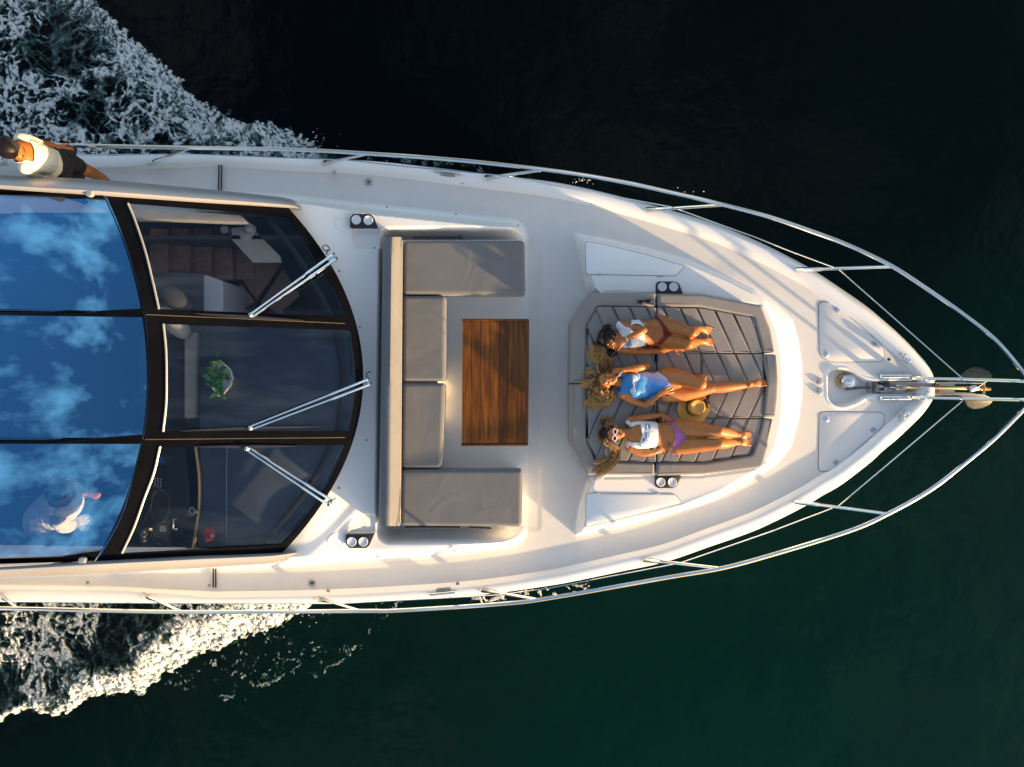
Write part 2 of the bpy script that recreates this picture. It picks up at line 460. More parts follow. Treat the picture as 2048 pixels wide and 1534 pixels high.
sm = N(t, 'ShaderNodeMapRange', interpolation_type='SMOOTHSTEP'); t.links.new(ma2.outputs[0], sm.inputs[0]); sm.inputs[1].default_value = 0.05; sm.inputs[2].default_value = 0.95
tr = N(t, 'ShaderNodeBsdfTransparent'); ms = N(t, 'ShaderNodeMixShader'); out = t.nodes['Material Output']
t.links.new(sm.outputs[0], ms.inputs[0]); t.links.new(tr.outputs[0], ms.inputs[1]); t.links.new(b.outputs[0], ms.inputs[2]); t.links.new(ms.outputs[0], out.inputs['Surface'])

def hairmat(name, root, tip):
    m, t, b = newmat(name)
    at = N(t, 'ShaderNodeAttribute'); at.attribute_name = 'along'
    v = texco(t); nz = noise(t, v, 40, 3)
    ad = N(t, 'ShaderNodeMath', operation='MULTIPLY_ADD'); t.links.new(nz, ad.inputs[0]); ad.inputs[1].default_value = 0.8; t.links.new(at.outputs['Fac'], ad.inputs[2])
    sb = N(t, 'ShaderNodeMath', operation='SUBTRACT'); t.links.new(ad.outputs[0], sb.inputs[0]); sb.inputs[1].default_value = 0.4
    t.links.new(ramp(t, sb.outputs[0], [(0.1, root), (0.8, tip)]), b.inputs['Base Color'])
    b.inputs['Roughness'].default_value = 0.5; b.inputs['Specular IOR Level'].default_value = 0.25; return m
M['blond'] = hairmat('blond_hair', (0.085, 0.036, 0.012), (0.52, 0.285, 0.090))
M['ombre'] = hairmat('dark_to_blond_hair', (0.012, 0.007, 0.005), (0.34, 0.19, 0.06))
M['darkh'] = hairmat('dark_brown_hair', (0.006, 0.004, 0.004), (0.020, 0.010, 0.008))

# swimsuit with a printed sky
m, t, b = newmat('printed_blue_swimsuit'); M['suit'] = m
v = texco(t, (3.0, 7.0, 3.0)); f = noise(t, v, 1.3, 4, 0.55)
sp = N(t, 'ShaderNodeSeparateXYZ'); t.links.new(texco(t), sp.inputs[0])
a1 = N(t, 'ShaderNodeMath', operation='MULTIPLY_ADD'); t.links.new(sp.outputs['Y'], a1.inputs[0]); a1.inputs[1].default_value = 2.6; a1.inputs[2].default_value = -0.04
a2 = N(t, 'ShaderNodeMath', operation='MULTIPLY_ADD'); t.links.new(sp.outputs['X'], a2.inputs[0]); a2.inputs[1].default_value = 0.9; t.links.new(a1.outputs[0], a2.inputs[2])
a3 = N(t, 'ShaderNodeMath', operation='ADD'); t.links.new(f, a3.inputs[0]); t.links.new(a2.outputs[0], a3.inputs[1])
t.links.new(ramp(t, a3.outputs[0], [(0.15, (0.025, 0.20, 0.48)), (0.42, (0.06, 0.28, 0.60)), (0.62, (0.30, 0.36, 0.62)), (0.85, (0.62, 0.50, 0.56)), (1.0, (0.72, 0.66, 0.62))]), b.inputs['Base Color'])
b.inputs['Roughness'].default_value = 0.55
# straw
m, t, b = newmat('straw_weave'); M['straw'] = m
v = texco(t); wv = N(t, 'ShaderNodeTexWave', wave_type='RINGS', rings_direction='Z'); wv.inputs['Scale'].default_value = 45; wv.inputs['Distortion'].default_value = 1.5
t.links.new(v, wv.inputs['Vector']); f = noise(t, v, 60, 3)
t.links.new(ramp(t, f, [(0.3, (0.46, 0.245, 0.040)), (0.7, (0.66, 0.38, 0.085))]), b.inputs['Base Color']); b.inputs['Roughness'].default_value = 0.6
bump(t, b, wv.outputs['Fac'], 0.25, 0.003)

# ------------------------------------------------------------------ sea
V, F = [], []
for r_ in (0, 1):
    pass
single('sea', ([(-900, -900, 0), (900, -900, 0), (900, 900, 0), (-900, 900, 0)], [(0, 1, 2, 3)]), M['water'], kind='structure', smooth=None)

def foam_patch(name, x0, x1, y0, y1, step, dens_fn, relief, thr=0.05):
    xs = np.arange(x0, x1, step); ys = np.arange(y0, y1, step)
    X, Y = np.meshgrid(xs, ys)
    D, H = dens_fn(X, Y)
    k = CAMZ / FPX
    WX, WY = (X - 1024) * k, -(Y - 767) * k
    Z = 0.012 + H * relief
    nx, ny = X.shape[1], X.shape[0]
    H = np.where(D > 0.02, H, 0)
    fm = np.maximum.reduce([D[:-1, :-1], D[1:, :-1], D[:-1, 1:], D[1:, 1:]]) > thr
    idx = np.arange(nx * ny).reshape(ny, nx)
    q = np.stack([idx[:-1, :-1][fm], idx[1:, :-1][fm], idx[1:, 1:][fm], idx[:-1, 1:][fm]], 1)
    used = np.unique(q); mp = np.full(nx * ny, -1); mp[used] = np.arange(len(used))
    q = mp[q]
    co = np.stack([WX.ravel()[used], WY.ravel()[used], Z.ravel()[used]], 1)
    me = bpy.data.meshes.new(name)
    me.vertices.add(len(co)); me.vertices.foreach_set('co', co.ravel())
    me.loops.add(q.size); me.loops.foreach_set('vertex_index', q.ravel())
    me.polygons.add(len(q)); me.polygons.foreach_set('loop_start', np.arange(0, q.size, 4))
    me.update(calc_edges=True); me.shade_smooth()
    a = me.attributes.new('foaminess', 'FLOAT', 'POINT'); a.data.foreach_set('value', np.clip(D.ravel()[used], 0, 1).astype(np.float32))
    me.materials.append(M['foam'])
    o = bpy.data.objects.new(name, me); COL.objects.link(o); o['kind'] = 'stuff'; return o

def warp(X, Y, s, amp, seed):
    return X + amp * (fbm(X / s, Y / s, seed, 4) - 0.5) * 2, Y + amp * (fbm(X / s + 9.3, Y / s + 4.1, seed + 5, 4) - 0.5) * 2
PORT_CREST = [(120, -80), (190, -5), (250, 60), (300, 108), (345, 140), (390, 190), (450, 225), (520, 245), (570, 258), (620, 285), (660, 305), (760, 312), (900, 318), (1010, 335), (1100, 352)]
def worley(x, y, seed):
    """gap between the two nearest cell points: 0 on the cell walls"""
    xi, yi = np.floor(x).astype(np.int64), np.floor(y).astype(np.int64)
    f1 = np.full(x.shape, 9.0); f2 = np.full(x.shape, 9.0)
    for dx in (-1, 0, 1):
        for dy in (-1, 0, 1):
            a, b = xi + dx, yi + dy
            n = (a * 374761393 + b * 668265263 + seed * 974634777) & 0xffffffff
            n = ((n ^ (n >> 13)) * 1274126177) & 0xffffffff
            d = np.hypot(a + ((n >> 3) & 1023) / 1023.0 - x, b + ((n >> 15) & 1023) / 1023.0 - y)
            f2 = np.minimum(f2, np.maximum(f1, d)); f1 = np.minimum(f1, d)
    return f2 - f1
def port_foam(X, Y):
    wx, wy = warp(X, Y, 30, 15, 3)
    wx, wy = wx + 8 * (fbm(X / 7, Y / 7, 6, 4) - .5), wy + 22 * (fbm(X / 9, Y / 9, 7, 4) - .5)
    cy = np.interp(wx, [p[0] for p in PORT_CREST], [p[1] for p in PORT_CREST])
    d = (wy - cy) * 0.72                         # px inside the wake (behind the crest line)
    edge = sstep(-2, 5, d)
    band = edge * (1 - sstep(25, 110, d + 50 * (fbm(X / 40, Y / 40, 8, 3) - .5)))
    ax, ay = warp(X, Y, 60, 24, 11); bx, by = warp(ax, ay, 22, 6, 12)
    r1 = 1 - np.abs(2 * fbm(bx / 66, by / 50, 21, 4, .5) - 1)      # long foam veins
    r2 = 1 - np.abs(2 * fbm(bx / 24, by / 20, 22, 4, .55) - 1)     # small cells
    fine = fbm(X / 6, Y / 6, 41, 4, .65)
    speck = fbm(X / 2.6, Y / 2.6, 43, 3, .6)
    big = fbm(ax / 80, ay / 60, 31, 4)
    ex, ey = warp(ax, ay, 26, 9, 15); ex, ey = warp(ex, ey, 9, 2.6, 16)
    lace = np.maximum(1 - sstep(.02, .24, worley(ex / 52, ey / 44, 23)), .75 * (1 - sstep(.02, .30, worley(ex / 21, ey / 18, 24)))) + .25 * sstep(.6, 1, r1)
    amount = .25 + .75 * sstep(.34, .60, big)
    body = edge * np.clip(lace * (.28 + .72 * amount) + sstep(.3, .9, amount) * sstep(.36, .72, fine) * .40, 0, 1)
    curd = fbm(bx / 15, by / 12, 51, 5, .65)
    cre = band * np.clip(.55 * sstep(.28, .66, curd + .10 * band) + .5 * (1 - sstep(.05, .5, worley(ex / 14, ey / 11, 25))), 0, 1)
    fade = 1 - sstep(590, 720, X + 40 * (fine - .5))
    D = np.maximum(body * .80, cre * .9) * np.clip(.10 + .95 * fine + .45 * speck, 0, 1.10) * fade
    far = edge * sstep(640, 760, X) * (1 - sstep(6, 22, d)) * sstep(.46, .62, fbm(bx / 12, by / 12, 61, 4)) * .45
    D = np.maximum(D, far * speck * 1.6 * (1 - .9 * sstep(1010, 1100, X)))
    H = D * (.3 + .45 * curd + .30 * fine) + band * .35 * fade
    return D, H
STAR_CREST = [(-100, 1470), (0, 1446), (60, 1414), (110, 1424), (150, 1422), (165, 1395), (230, 1383), (290, 1388), (330, 1350), (420, 1302), (500, 1268), (560, 1250), (600, 1232), (616, 1212), (640, 1192), (780, 1080), (1200, 1050)]
def star_foam(X, Y):
    wx, wy = warp(X, Y, 28, 12, 103)
    wx, wy = wx + 8 * (fbm(X / 7, Y / 7, 106, 4) - .5), wy + 18 * (fbm(X / 8, Y / 8, 107, 4) - .5)
    cy = np.interp(wx, [p[0] for p in STAR_CREST], [p[1] for p in STAR_CREST])
    d = (cy - wy) * .85
    edge = sstep(-2, 4, d)
    thick = np.interp(X, [0, 150, 300, 450, 620], [14, 34, 75, 95, 80])
    band = edge * (1 - sstep(thick * .45, thick * 1.35, d + 45 * (fbm(X / 30, Y / 30, 108, 3) - .5)))
    ax, ay = warp(X, Y, 60, 22, 111); bx, by = warp(ax, ay, 22, 6, 112)
    r1 = 1 - np.abs(2 * fbm(bx / 36 + by / 95, by / 70, 121, 4, .5) - 1)
    r2 = 1 - np.abs(2 * fbm(bx / 20, by / 26, 122, 4, .55) - 1)
    fine = fbm(X / 6, Y / 6, 141, 4, .65)
    speck = fbm(X / 2.6, Y / 2.6, 143, 3, .6)
    big = fbm(ax / 80, ay / 65, 131, 4)
    ex, ey = warp(ax, ay, 26, 9, 115); ex, ey = warp(ex, ey, 9, 2.6, 116)
    lace = np.maximum(1 - sstep(.02, .30, worley(ex / 34, ey / 62, 123)), .7 * (1 - sstep(.02, .38, worley(ex / 18, ey / 22, 124)))) + .2 * sstep(.62, 1, r1)
    amount = .15 + .85 * sstep(.36, .64, big + .12 * sstep(200, 20, X))
    body = edge * np.clip(lace * (.25 + .75 * amount) + sstep(.3, .9, amount) * sstep(.36, .72, fine) * .3, 0, 1)
    curd = fbm(bx / 15, by / 13, 151, 5, .65)
    cre = band * np.clip(.7 * sstep(.18, .52, curd + .10 * band) + .4 * (1 - sstep(.05, .5, worley(ex / 14, ey / 12, 125))), 0, 1)
    fade = 1 - sstep(600, 790, X + 30 * (fine - .5))
    D = np.maximum(body * .75 * np.clip(.10 + .95 * fine + .45 * speck, 0, 1.15), cre * np.clip(.05 + .9 * fine + .6 * speck, 0, 1.2)) * fade
    # thin outer fringe and loose flecks ahead of the wash
    fr = [(440, 1392), (470, 1398), (540, 1362), (600, 1340), (640, 1342), (700, 1310), (735, 1275), (742, 1250), (765, 1225), (800, 1205)]
    fd = polydist(wx, wy, fr)
    fringe = (1 - sstep(1, 6, fd)) * sstep(.42, .64, fbm(bx / 14, by / 14, 161, 4)) * .5
    inside = sdf(X, Y, [(330, 1365), (440, 1400), (600, 1345), (720, 1300), (800, 1200), (560, 1200)]) < 0
    fleck = inside * sstep(.58, .76, fbm(bx / 6, by / 7, 171, 4, .65)) * .5 * sstep(.35, .6, fbm(X / 60, Y / 60, 172, 2))
    D = np.maximum(D, np.maximum(fringe, fleck) * (.35 + 1.1 * speck))
    wl = (1 - sstep(4, 16, np.abs(Y - np.interp(X, [640, 800, 960, 1170, 1200], [1204, 1200, 1190, 1172, 1165]) - 4)))
    spl = wl * sstep(930, 960, X) * (1 - sstep(1165, 1185, X)) * sstep(.54, .66, fbm(bx / 8, by / 8, 181, 4)) * .9
    D = np.maximum(D, spl * (.4 + speck))
    H = D * (.14 + .22 * curd + .12 * fine) + 2.3 * fade * sstep(-4, thick * .85, d) * (1 - .8 * sstep(thick * .9, thick * 3, d)) * (thick / 100)
    return D, H
foam_patch('port_wake_foam', -60, 1130, -60, 480, 1.4, port_foam, 0.022)
foam_patch('starboard_wake_foam', -60, 1200, 1055, 1480, 1.4, star_foam, 0.17)
# loose droplets thrown off the bow wave
V, F = [], []
for cx, cy, sx, sy, n_ in ((640, 285, 60, 22, 30), (1165, 362, 22, 8, 22), (1390, 390, 42, 14, 6), (1165, 1168, 16, 8, 16), (600, 1230, 60, 20, 25)):
    for _ in range(n_):
        r_ = abs(rng.normal(0, 0.003)) + 0.0025
        c = P(cx + rng.normal(0, sx * 0.5), cy + rng.normal(0, sy * 0.5), 0.05)
        v_, f_ = ball(c, r_ * rng.uniform(0.7, 2.0), r_, r_, n=6, m=4); V, F = join((V, F), (v_, f_))
o = single('spray_droplets', (V, F), M['bowl'], kind='stuff')

# ------------------------------------------------------------------ yacht: outlines
ZD = 1.93
yacht = Thing('yacht', 'white motor yacht with mirrored glass roof under way on dark sea', 'yacht', P(1024, 767, 0.0))
EP = [(-500, 318), (-200, 314), (0, 312), (200, 311), (400, 311), (580, 317), (738, 323), (857, 334), (970, 346), (1100, 360), (1188, 376), (1276, 397), (1334, 412), (1422, 437), (1481, 459), (1539, 484), (1598, 513), (1642, 537), (1708, 580), (1747, 607), (1786, 639), (1820, 669), (1850, 699), (1873, 726), (1884, 748), (1888, 770)]
ES = [(-500, 1194), (-200, 1197), (0, 1200), (200, 1203), (390, 1205), (625, 1205), (797, 1200), (960, 1191), (1100, 1174), (1159, 1164), (1246, 1147), (1334, 1129), (1422, 1100), (1510, 1070), (1569, 1044), (1627, 1015), (1657, 997), (1698, 974), (1756, 930), (1781, 907), (1809, 884), (1836, 859), (1866, 829), (1884, 800), (1888, 780)]
def gun_profile(edge, sgn):
    w = [P(a, b, 1.9) for a, b in edge]
    pts = catmull([(p.x, p.y, a[0]) for p, a in zip(w, edge)], 6)
    n = len(pts); rows = []
    L0, L1 = w[0].x, w[-1].x
    for i in range(n):
        a, b = pts[max(0, i - 1)], pts[min(n - 1, i + 1)]
        tx, ty = b[0] - a[0], b[1] - a[1]; l = math.hypot(tx, ty) or 1
        nx, ny = (ty / l * sgn, -tx / l * sgn)      # inboard
        px = pts[i][2]
        w1 = float(np.interp(px, [-500, 400, 800, 1100, 1350, 1570, 1700, 1888], [.02, .02, .03, .06, .10, .13, .15, .16]))
        w2 = float(np.interp(px, [-500, 240, 430, 800, 1888], [.12, .12, .055, .075, .085]))
        w3 = float(np.interp(px, [-500, 240, 430, 1888], [.03, .03, .06, .075]))
        x, y = pts[i][0], pts[i][1]
        s = (x - L0) / (L1 - L0)
        zc = 2.0; ze = zc - 0.05 - 1.35 * w1
        def off(d):
            yy = y + ny * d
            if sgn * yy < 0.004: yy = 0.004 * sgn
            return x + nx * d, yy
        row = []
        for d_, z_ in ((0.75, -0.5), (0.55, 0.05), (0.25, 0.9)):
            rx = x - 1.15 * d_ * s ** 5
            row.append((rx, y * (1 - d_ * (0.22 + 0.25 * s)), z_))
        row += [(*off(0.012), ze - 0.10), (*off(0.0), ze - 0.03), (*off(0.006), ze), (*off(w1 * .5), (ze + zc) / 2 + .012), (*off(w1), zc - .006), (*off(w1 + .012), zc), (*off(w1 + w2), zc), (*off(w1 + w2 + .015), zc - .008), (*off(w1 + w2 + w3), ZD - 0.015), (*off(w1 + w2 + w3 + .05), ZD - 0.06)]
        rows.append(row)
    return rows
RP, RS = gun_profile(EP, 1), gun_profile(ES, -1)
def loft(rows, flip=False):
    V = [v for r_ in rows for v in r_]; m_ = len(rows[0]); F = []
    for i in range(len(rows) - 1):
        for k in range(m_ - 1):
            q = (i * m_ + k, i * m_ + k + 1, (i + 1) * m_ + k + 1, (i + 1) * m_ + k)
            F.append(q[::-1] if flip else q)
    return V, F
hp = loft([r_[:6] for r_ in RP], True); hs_ = loft([r_[:6] for r_ in RS])
tr_ = [Vector(v) for v in RP[0][:6]] + [Vector(v) for v in RS[0][:6]][::-1]
yacht.add('hull', join(hp, hs_, (tr_, [tuple(range(12))])), M['gel'], smooth=50)
yacht.add('gunwale', loft([r_[5:] for r_ in RP], True), M['gel'], smooth=32)
yacht.add('gunwale', loft([r_[5:] for r_ in RS]), M['gel'], smooth=32)
# ------------------------------------------------------------------ yacht: windscreen and roof shape
FRONT = [(581, 418), (637, 492), (680, 558), (710, 647), (726, 723), (728, 757), (724, 790), (706, 881), (657, 990), (569, 1103)]
AFT = [(205, 388), (211, 397), (231, 443), (249, 490), (265, 543), (286, 624), (293, 690), (294.5, 757), (290, 836), (282, 895), (260, 970), (241, 1032), (215, 1081), (196, 1112), (188, 1125)]
def smoothcurve(c):
    q = catmull(c, 8); return np.array([p[1] for p in q]), np.array([p[0] for p in q])
fy, fx = smoothcurve(FRONT); ay_, ax_ = smoothcurve(AFT)
# quadratic fits keep the glass smooth
cf = np.polyfit(fy - 757, fx, 4); ca = np.polyfit(ay_ - 757, ax_, 4)
def xF(py): return np.polyval(cf, py - 757)
def xA(py): return np.polyval(ca, py - 757)
def zW(px, py):
    v = (py - 757) / 370.0
    zf = 2.70 - 0.04 * v * v; za = 3.30 - 0.16 * v * v
    s = (xF(py) - px) / (xF(py) - xA(py))
    if s <= 1: return zf + (za - zf) * (s * 1.06 - 0.06 * s * s) 
    e = (xA(py) - px) / 300.0
    return za + 0.08 * (1 - math.exp(-e * 2.2))
def PZ(px, py, dz=0.0): return P(px, py, zW(px, py) + dz)

# ------------------------------------------------------------------ yacht: moulded deck as one height field
st = 0.0100
gx = np.arange(-6.2, 4.75, st); gy = np.arange(-2.42, 2.42, st)
GX, GY = np.meshgrid(gx, gy)
capP = [(r_[9][0], r_[9][1]) for r_ in RP]; capS = [(r_[9][0], r_[9][1]) for r_ in RS]
CAP = capP + capS[::-1]
dcap = sdf(GX, GY, CAP[::2])
Z = np.full(GX.shape, ZD) + 0.02 * (1 - (GY / 2.2) ** 2)
def two_level(Z, base, zb, top, zt, soft=True):
    a = -sdf(GX, GY, P2(base, zb)); b_ = sdf(GX, GY, P2(top, zt if not callable(zt) else 2.45))
    t_ = np.where(b_ <= 0, 1.0, np.where(a <= 0, 0.0, a / np.maximum(a + b_, 1e-6)))
    t_ = np.where((t_ > 0) & (t_ < 1), t_ * 0.75 + 0.25 * sstep(0, 1, t_), t_)
    h = zt(GX, GY) if callable(zt) else zt
    return Z + (h - Z) * t_, a
A_BASE = [(-400, 340), (300, 378), (580, 395), (800, 419), (1028, 443), (1044, 453), (1051, 470), (1051, 1064), (1042, 1080), (1022, 1092), (850, 1112), (660, 1123), (580, 1131), (-400, 1165)]
A_TOP = [(-400, 380), (606, 413), (800, 433), (1020, 455), (1033, 461), (1038, 470), (1038, 1065), (1030, 1075), (1009, 1085), (850, 1098), (660, 1105), (580, 1111), (-400, 1140)]
zA_fn = lambda x, y: 2.42 + 0.15 * sstep(-1.35, -2.05, x) + 0.05 * sstep(-1.15, -1.6, x) * (1 - np.clip(np.abs(y) / 1.6, 0, 1) ** 2)
Z, aA = two_level(Z, roundp(A_BASE, 8, 3), ZD, roundp(A_TOP, 8, 3), zA_fn)
WELL = [(766, 470), (780, 463), (1085, 461), (1085, 1077), (774, 1079), (758, 1068)]
dw = sdf(GX, GY, roundp(P2(WELL, 2.3), 0.06, 4))
Z = np.where(dw < 0.02, np.minimum(Z, Z + (ZD + 0.005 - Z) * sstep(0.02, -0.045, dw)), Z)
B_BASE = [(1152, 470), (1202, 478), (1290, 497), (1372, 520), (1451, 553), (1510, 581), (1550, 610), (1582, 640), (1594, 683), (1600, 726), (1601, 773), (1600, 795), (1594, 838), (1580, 890), (1552, 926), (1503, 956), (1456, 983), (1425, 1000), (1365, 1018), (1240, 1051), (1150, 1070), (1160, 1010), (1176, 962), (1196, 945), (1156, 885), (1156, 645), (1196, 592), (1176, 575)]
B_TOP = [(1164, 478), (1202, 485), (1290, 504), (1372, 528), (1451, 561), (1505, 588), (1528, 606), (1552, 660), (1563, 720), (1566, 772), (1562, 840), (1549, 895), (1528, 932), (1440, 980), (1365, 1010), (1240, 1042), (1166, 1058), (1188, 960), (1206, 946), (1166, 885), (1166, 645), (1206, 592), (1190, 577)]
Z, aB = two_level(Z, B_BASE, ZD, B_TOP, 2.20)
# shallow trays beside the cup holders, round embossed pads, windlass well
for tray in ([(701, 452), (756, 452), (757, 492), (745, 496), (712, 495), (704, 485)], [(693, 1072), (748, 1072), (748, 1032), (712, 1030), (703, 1036), (692, 1058)]):
    Z -= 0.045 * sstep(0.012, -0.02, sdf(GX, GY, roundp(P2(tray, 2.5), 0.04, 3)))
for cx, cy in ((682, 441), (667, 1086)):
    c = P(cx, cy, 2.6); d_ = np.hypot(GX - c.x, GY - c.y)
    Z += 0.006 * (1 - sstep(0.004, 0.012, np.abs(d_ - 0.073)))
LOCK = [(1663, 474), (0, 0)]
WLW = [(1655, 753), (1659, 744), (1675, 739), (1693, 741), (1710, 751), (1728, 760), (1745, 763.5), (1900, 763.5), (1900, 787), (1745, 787), (1728, 792), (1710, 803), (1684, 812), (1666, 808), (1656, 797)]
dl = sdf(GX, GY, roundp(P2(WLW, ZD), 0.03, 3))
Z += 0.006 * (1 - sstep(0.006, 0.016, np.abs(dl - 0.022)))
Z -= 0.12 * sstep(0.012, -0.022, dl)
# foot-of-coaming channel on the sunpad platform sides
for ch in ([(1182, 584), (1390, 588), (1520, 611)], [(1182, 955), (1400, 953), (1520, 937)]):
    Z -= 0.012 * (1 - sstep(0.006, 0.014, polydist(GX, GY, P2(ch, 2.2)))) * (aB > 0.03)
hole = [(float(xF(y_)) - 14, y_) for y_ in np.linspace(418, 1103, 30)] + [(-600, 1122), (-600, 388)]
dh = sdf(GX, GY, [(PZ(a, b).x, PZ(a, b).y) if a > -500 else P(a, b, 3.3).xy[:] for a, b in hole])
keep = (dcap < 0.0) & (dh > 0.0)
fm = keep[:-1, :-1] & keep[1:, :-1] & keep[:-1, 1:] & keep[1:, 1:]
idx = np.arange(GX.size).reshape(GX.shape)
q = np.stack([idx[:-1, :-1][fm], idx[:-1, 1:][fm], idx[1:, 1:][fm], idx[1:, :-1][fm]], 1)
used = np.unique(q); mp = np.full(GX.size, -1); mp[used] = np.arange(len(used)); q = mp[q]
dco = np.stack([GX.ravel()[used], GY.ravel()[used], Z.ravel()[used]], 1)
me = bpy.data.meshes.new('deck'); me.vertices.add(len(dco)); me.vertices.foreach_set('co', (dco - np.array(yacht.loc)).ravel())
me.loops.add(q.size); me.loops.foreach_set('vertex_index', q.ravel()); me.polygons.add(len(q)); me.polygons.foreach_set('loop_start', np.arange(0, q.size, 4))
me.update(calc_edges=True); me.shade_smooth()
ns = sstep(0.03, 0.05, -dcap) * sstep(0.02, 0.04, -aA) * sstep(0.01, 0.03, -aB) * sstep(0.02, 0.035, dl - 0.03)
ns = np.maximum(ns, 0.45 * sstep(-0.03, -0.06, dw))
a_ = me.attributes.new('nonslip', 'FLOAT', 'POINT'); a_.data.foreach_set('value', ns.ravel()[used].astype(np.float32))
yacht.addmesh('deck', me, M['deck'])
def zdeck(x, y):
    i = int(round((y - gy[0]) / st)); j = int(round((x - gx[0]) / st)); return float(Z[i, j])

# ------------------------------------------------------------------ windscreen, roof, side beams
def frame_shell(outer, holes, top=0.0, thick=0.035):
    loops = [outer] + holes; V, F = [], []
    fl = [Vector((a, b, 0)) for lp in loops for a, b in lp]
    tri = tessellate_polygon([[Vector((a, b, 0)) for a, b in lp] for lp in loops])
    n = len(fl)
    V = [PZ(p.x, p.y, top) for p in fl] + [PZ(p.x, p.y, top - thick) for p in fl]
    for tr in tri:
        a, b, c = [V[i] for i in tr]
        up = (b - a).cross(c - a).z > 0
        tr = tuple(tr) if up else tuple(tr)[::-1]
        F.append(tr); F.append(tuple(i + n for i in tr[::-1]))
    s = 0
    for lp in loops:
        m_ = len(lp)
        for i in range(m_):
            j = (i + 1) % m_; F.append((s + i, s + j, s + j + n, s + i + n))
        s += m_
    return V, F
def dens(line, k=8): return [tuple(p) for p in catmull(line, k)]
def straight(a, b, n=8): return [(a[0] + (b[0] - a[0]) * i / n, a[1] + (b[1] - a[1]) * i / n) for i in range(n)]
def pane_loop(L, Rr):   # L and R curves both from top to bottom
    L, Rr = dens(L, 4), dens(Rr, 4)
    return L[::-1][:-1] + straight(L[0], Rr[0]) + Rr[:-1] + straight(Rr[-1], L[-1])
def pane_grid(L, Rr, dz, grow=3.0, n=14, m_=18):
    L, Rr = dens(L, 6), dens(Rr, 6)
    V, F = [], []
    for i in range(m_ + 1):
        f = i / m_; l = np.array(L)[:, :]; a = np.array([np.interp(f, np.linspace(0, 1, len(L)), np.array(L)[:, k]) for k in (0, 1)])
        b_ = np.array([np.interp(f, np.linspace(0, 1, len(Rr)), np.array(Rr)[:, k]) for k in (0, 1)])
        a[1] += (f - 0.5) * 2 * grow; b_[1] += (f - 0.5) * 2 * grow; a[0] -= grow; b_[0] += grow
        for k in range(n + 1):
            p = a + (b_ - a) * k / n; V.append(PZ(p[0], p[1], dz))
    for i in range(m_):
        for k in range(n):
            F.append((i * (n + 1) + k, (i + 1) * (n + 1) + k, (i + 1) * (n + 1) + k + 1, i * (n + 1) + k + 1))
    return V, F
wp = [
    ([(254, 407), (268, 440), (288, 500), (303, 560), (316, 618)], [(573, 432), (602, 472), (630, 517), (667, 575), (684, 610), (693, 633)]),
    ([(325, 648), (330, 700), (331, 757), (330, 810), (324, 863)], [(700, 660), (708, 710), (711, 757), (708, 805), (697, 862)]),
    ([(318, 893), (306, 945), (287, 996), (266, 1055), (242, 1106)], [(688, 890), (675, 930), (648, 985), (610, 1040), (563, 1089)])]
rp = [
    ([(-420, 372), (-420, 490), (-420, 610)], [(211, 398), (231, 443), (250, 492), (266, 543), (279, 590), (286, 623)]),
    ([(-420, 624), (-420, 750), (-420, 876)], [(288, 634), (294, 700), (295, 757), (291, 825), (284, 876)]),
    ([(-420, 887), (-420, 1000), (-420, 1130)], [(281, 888), (262, 965), (241, 1032), (217, 1078), (196, 1111)])]
wouter = [(float(xF(y_)), y_) for y_ in np.linspace(414, 1108, 36)] + straight((float(xF(1108)), 1108), (190, 1126), 14) + [(float(xA(y_)) + 1, y_) for y_ in np.linspace(1124, 384, 36)] + straight((206, 384), (float(xF(414)), 414), 14)[1:]
wf = yacht.add('windscreen_frame', frame_shell(wouter, [pane_loop(*p) for p in wp], 0.0), M['black'], smooth=40)
router = [(float(xA(y_)) - 1.5, y_) for y_ in np.linspace(386, 1122, 36)] + straight((190, 1122), (-440, 1142), 10) + straight((-440, 1142), (-440, 356), 6) + straight((-440, 356), (204, 386), 10)[:]
yacht.add('roof_frame', frame_shell(router, [pane_loop(*p) for p in rp], 0.02, 0.05), M['black'], smooth=40)
for p in wp: yacht.add('windscreen_pane', pane_grid(*p, -0.012), M['wglass'], smooth=80)
for p in rp: yacht.add('roof_pane', pane_grid(*p, 0.008), M['rglass'], smooth=80)
for p in wp:
    yacht.add('trim_strip', tube([PZ(a + 2, b, 0.008) for a, b in dens(p[0], 4)], 0.010, 6), M['trim'])
for a, b in (((292, 629), (690, 647)), ((290, 879), (690, 875))):
    yacht.add('mullion_trim', tube([PZ(a[0] + (b[0] - a[0]) * i / 8, a[1] + (b[1] - a[1]) * i / 8, 0.002) for i in range(9)], 0.004, 6), M['brass'])
# rounded side beams of the roof: profile swept along the edge
def beam(outer, inner, sgn):
    o_, i_ = dens(outer, 6), dens(inner, 6); rows = []
    for k in range(len(o_)):
        a, b_ = o_[k], i_[k]
        row = []
        for f, h in ((0, -0.16), (0.0, -0.09), (0.18, -0.01), (0.45, 0.045), (0.72, 0.062), (0.86, 0.05), (1.0, 0.015), (1.0, -0.06)):
            px, py = a[0] + (b_[0] - a[0]) * f, a[1] + (b_[1] - a[1]) * f
            row.append(P(px, py, zW(a[0], min(max(b_[1], 390), 1118)) + h))
        rows.append(row)
    V, F = loft(rows, sgn > 0); m_ = len(rows[0]); n = len(rows)
    F.append(tuple(range(m_))); F.append(tuple((n - 1) * m_ + k for k in range(m_)))
    return V, F
yacht.add('roof_beam', beam([(-440, 318), (-200, 334), (0, 350), (196, 359), (399, 377), (500, 387), (578, 397), (600, 411)], [(-440, 340), (-200, 360), (0, 378), (196, 391), (399, 405), (500, 411), (578, 416), (603, 418)], 1), M['silver'], smooth=60)
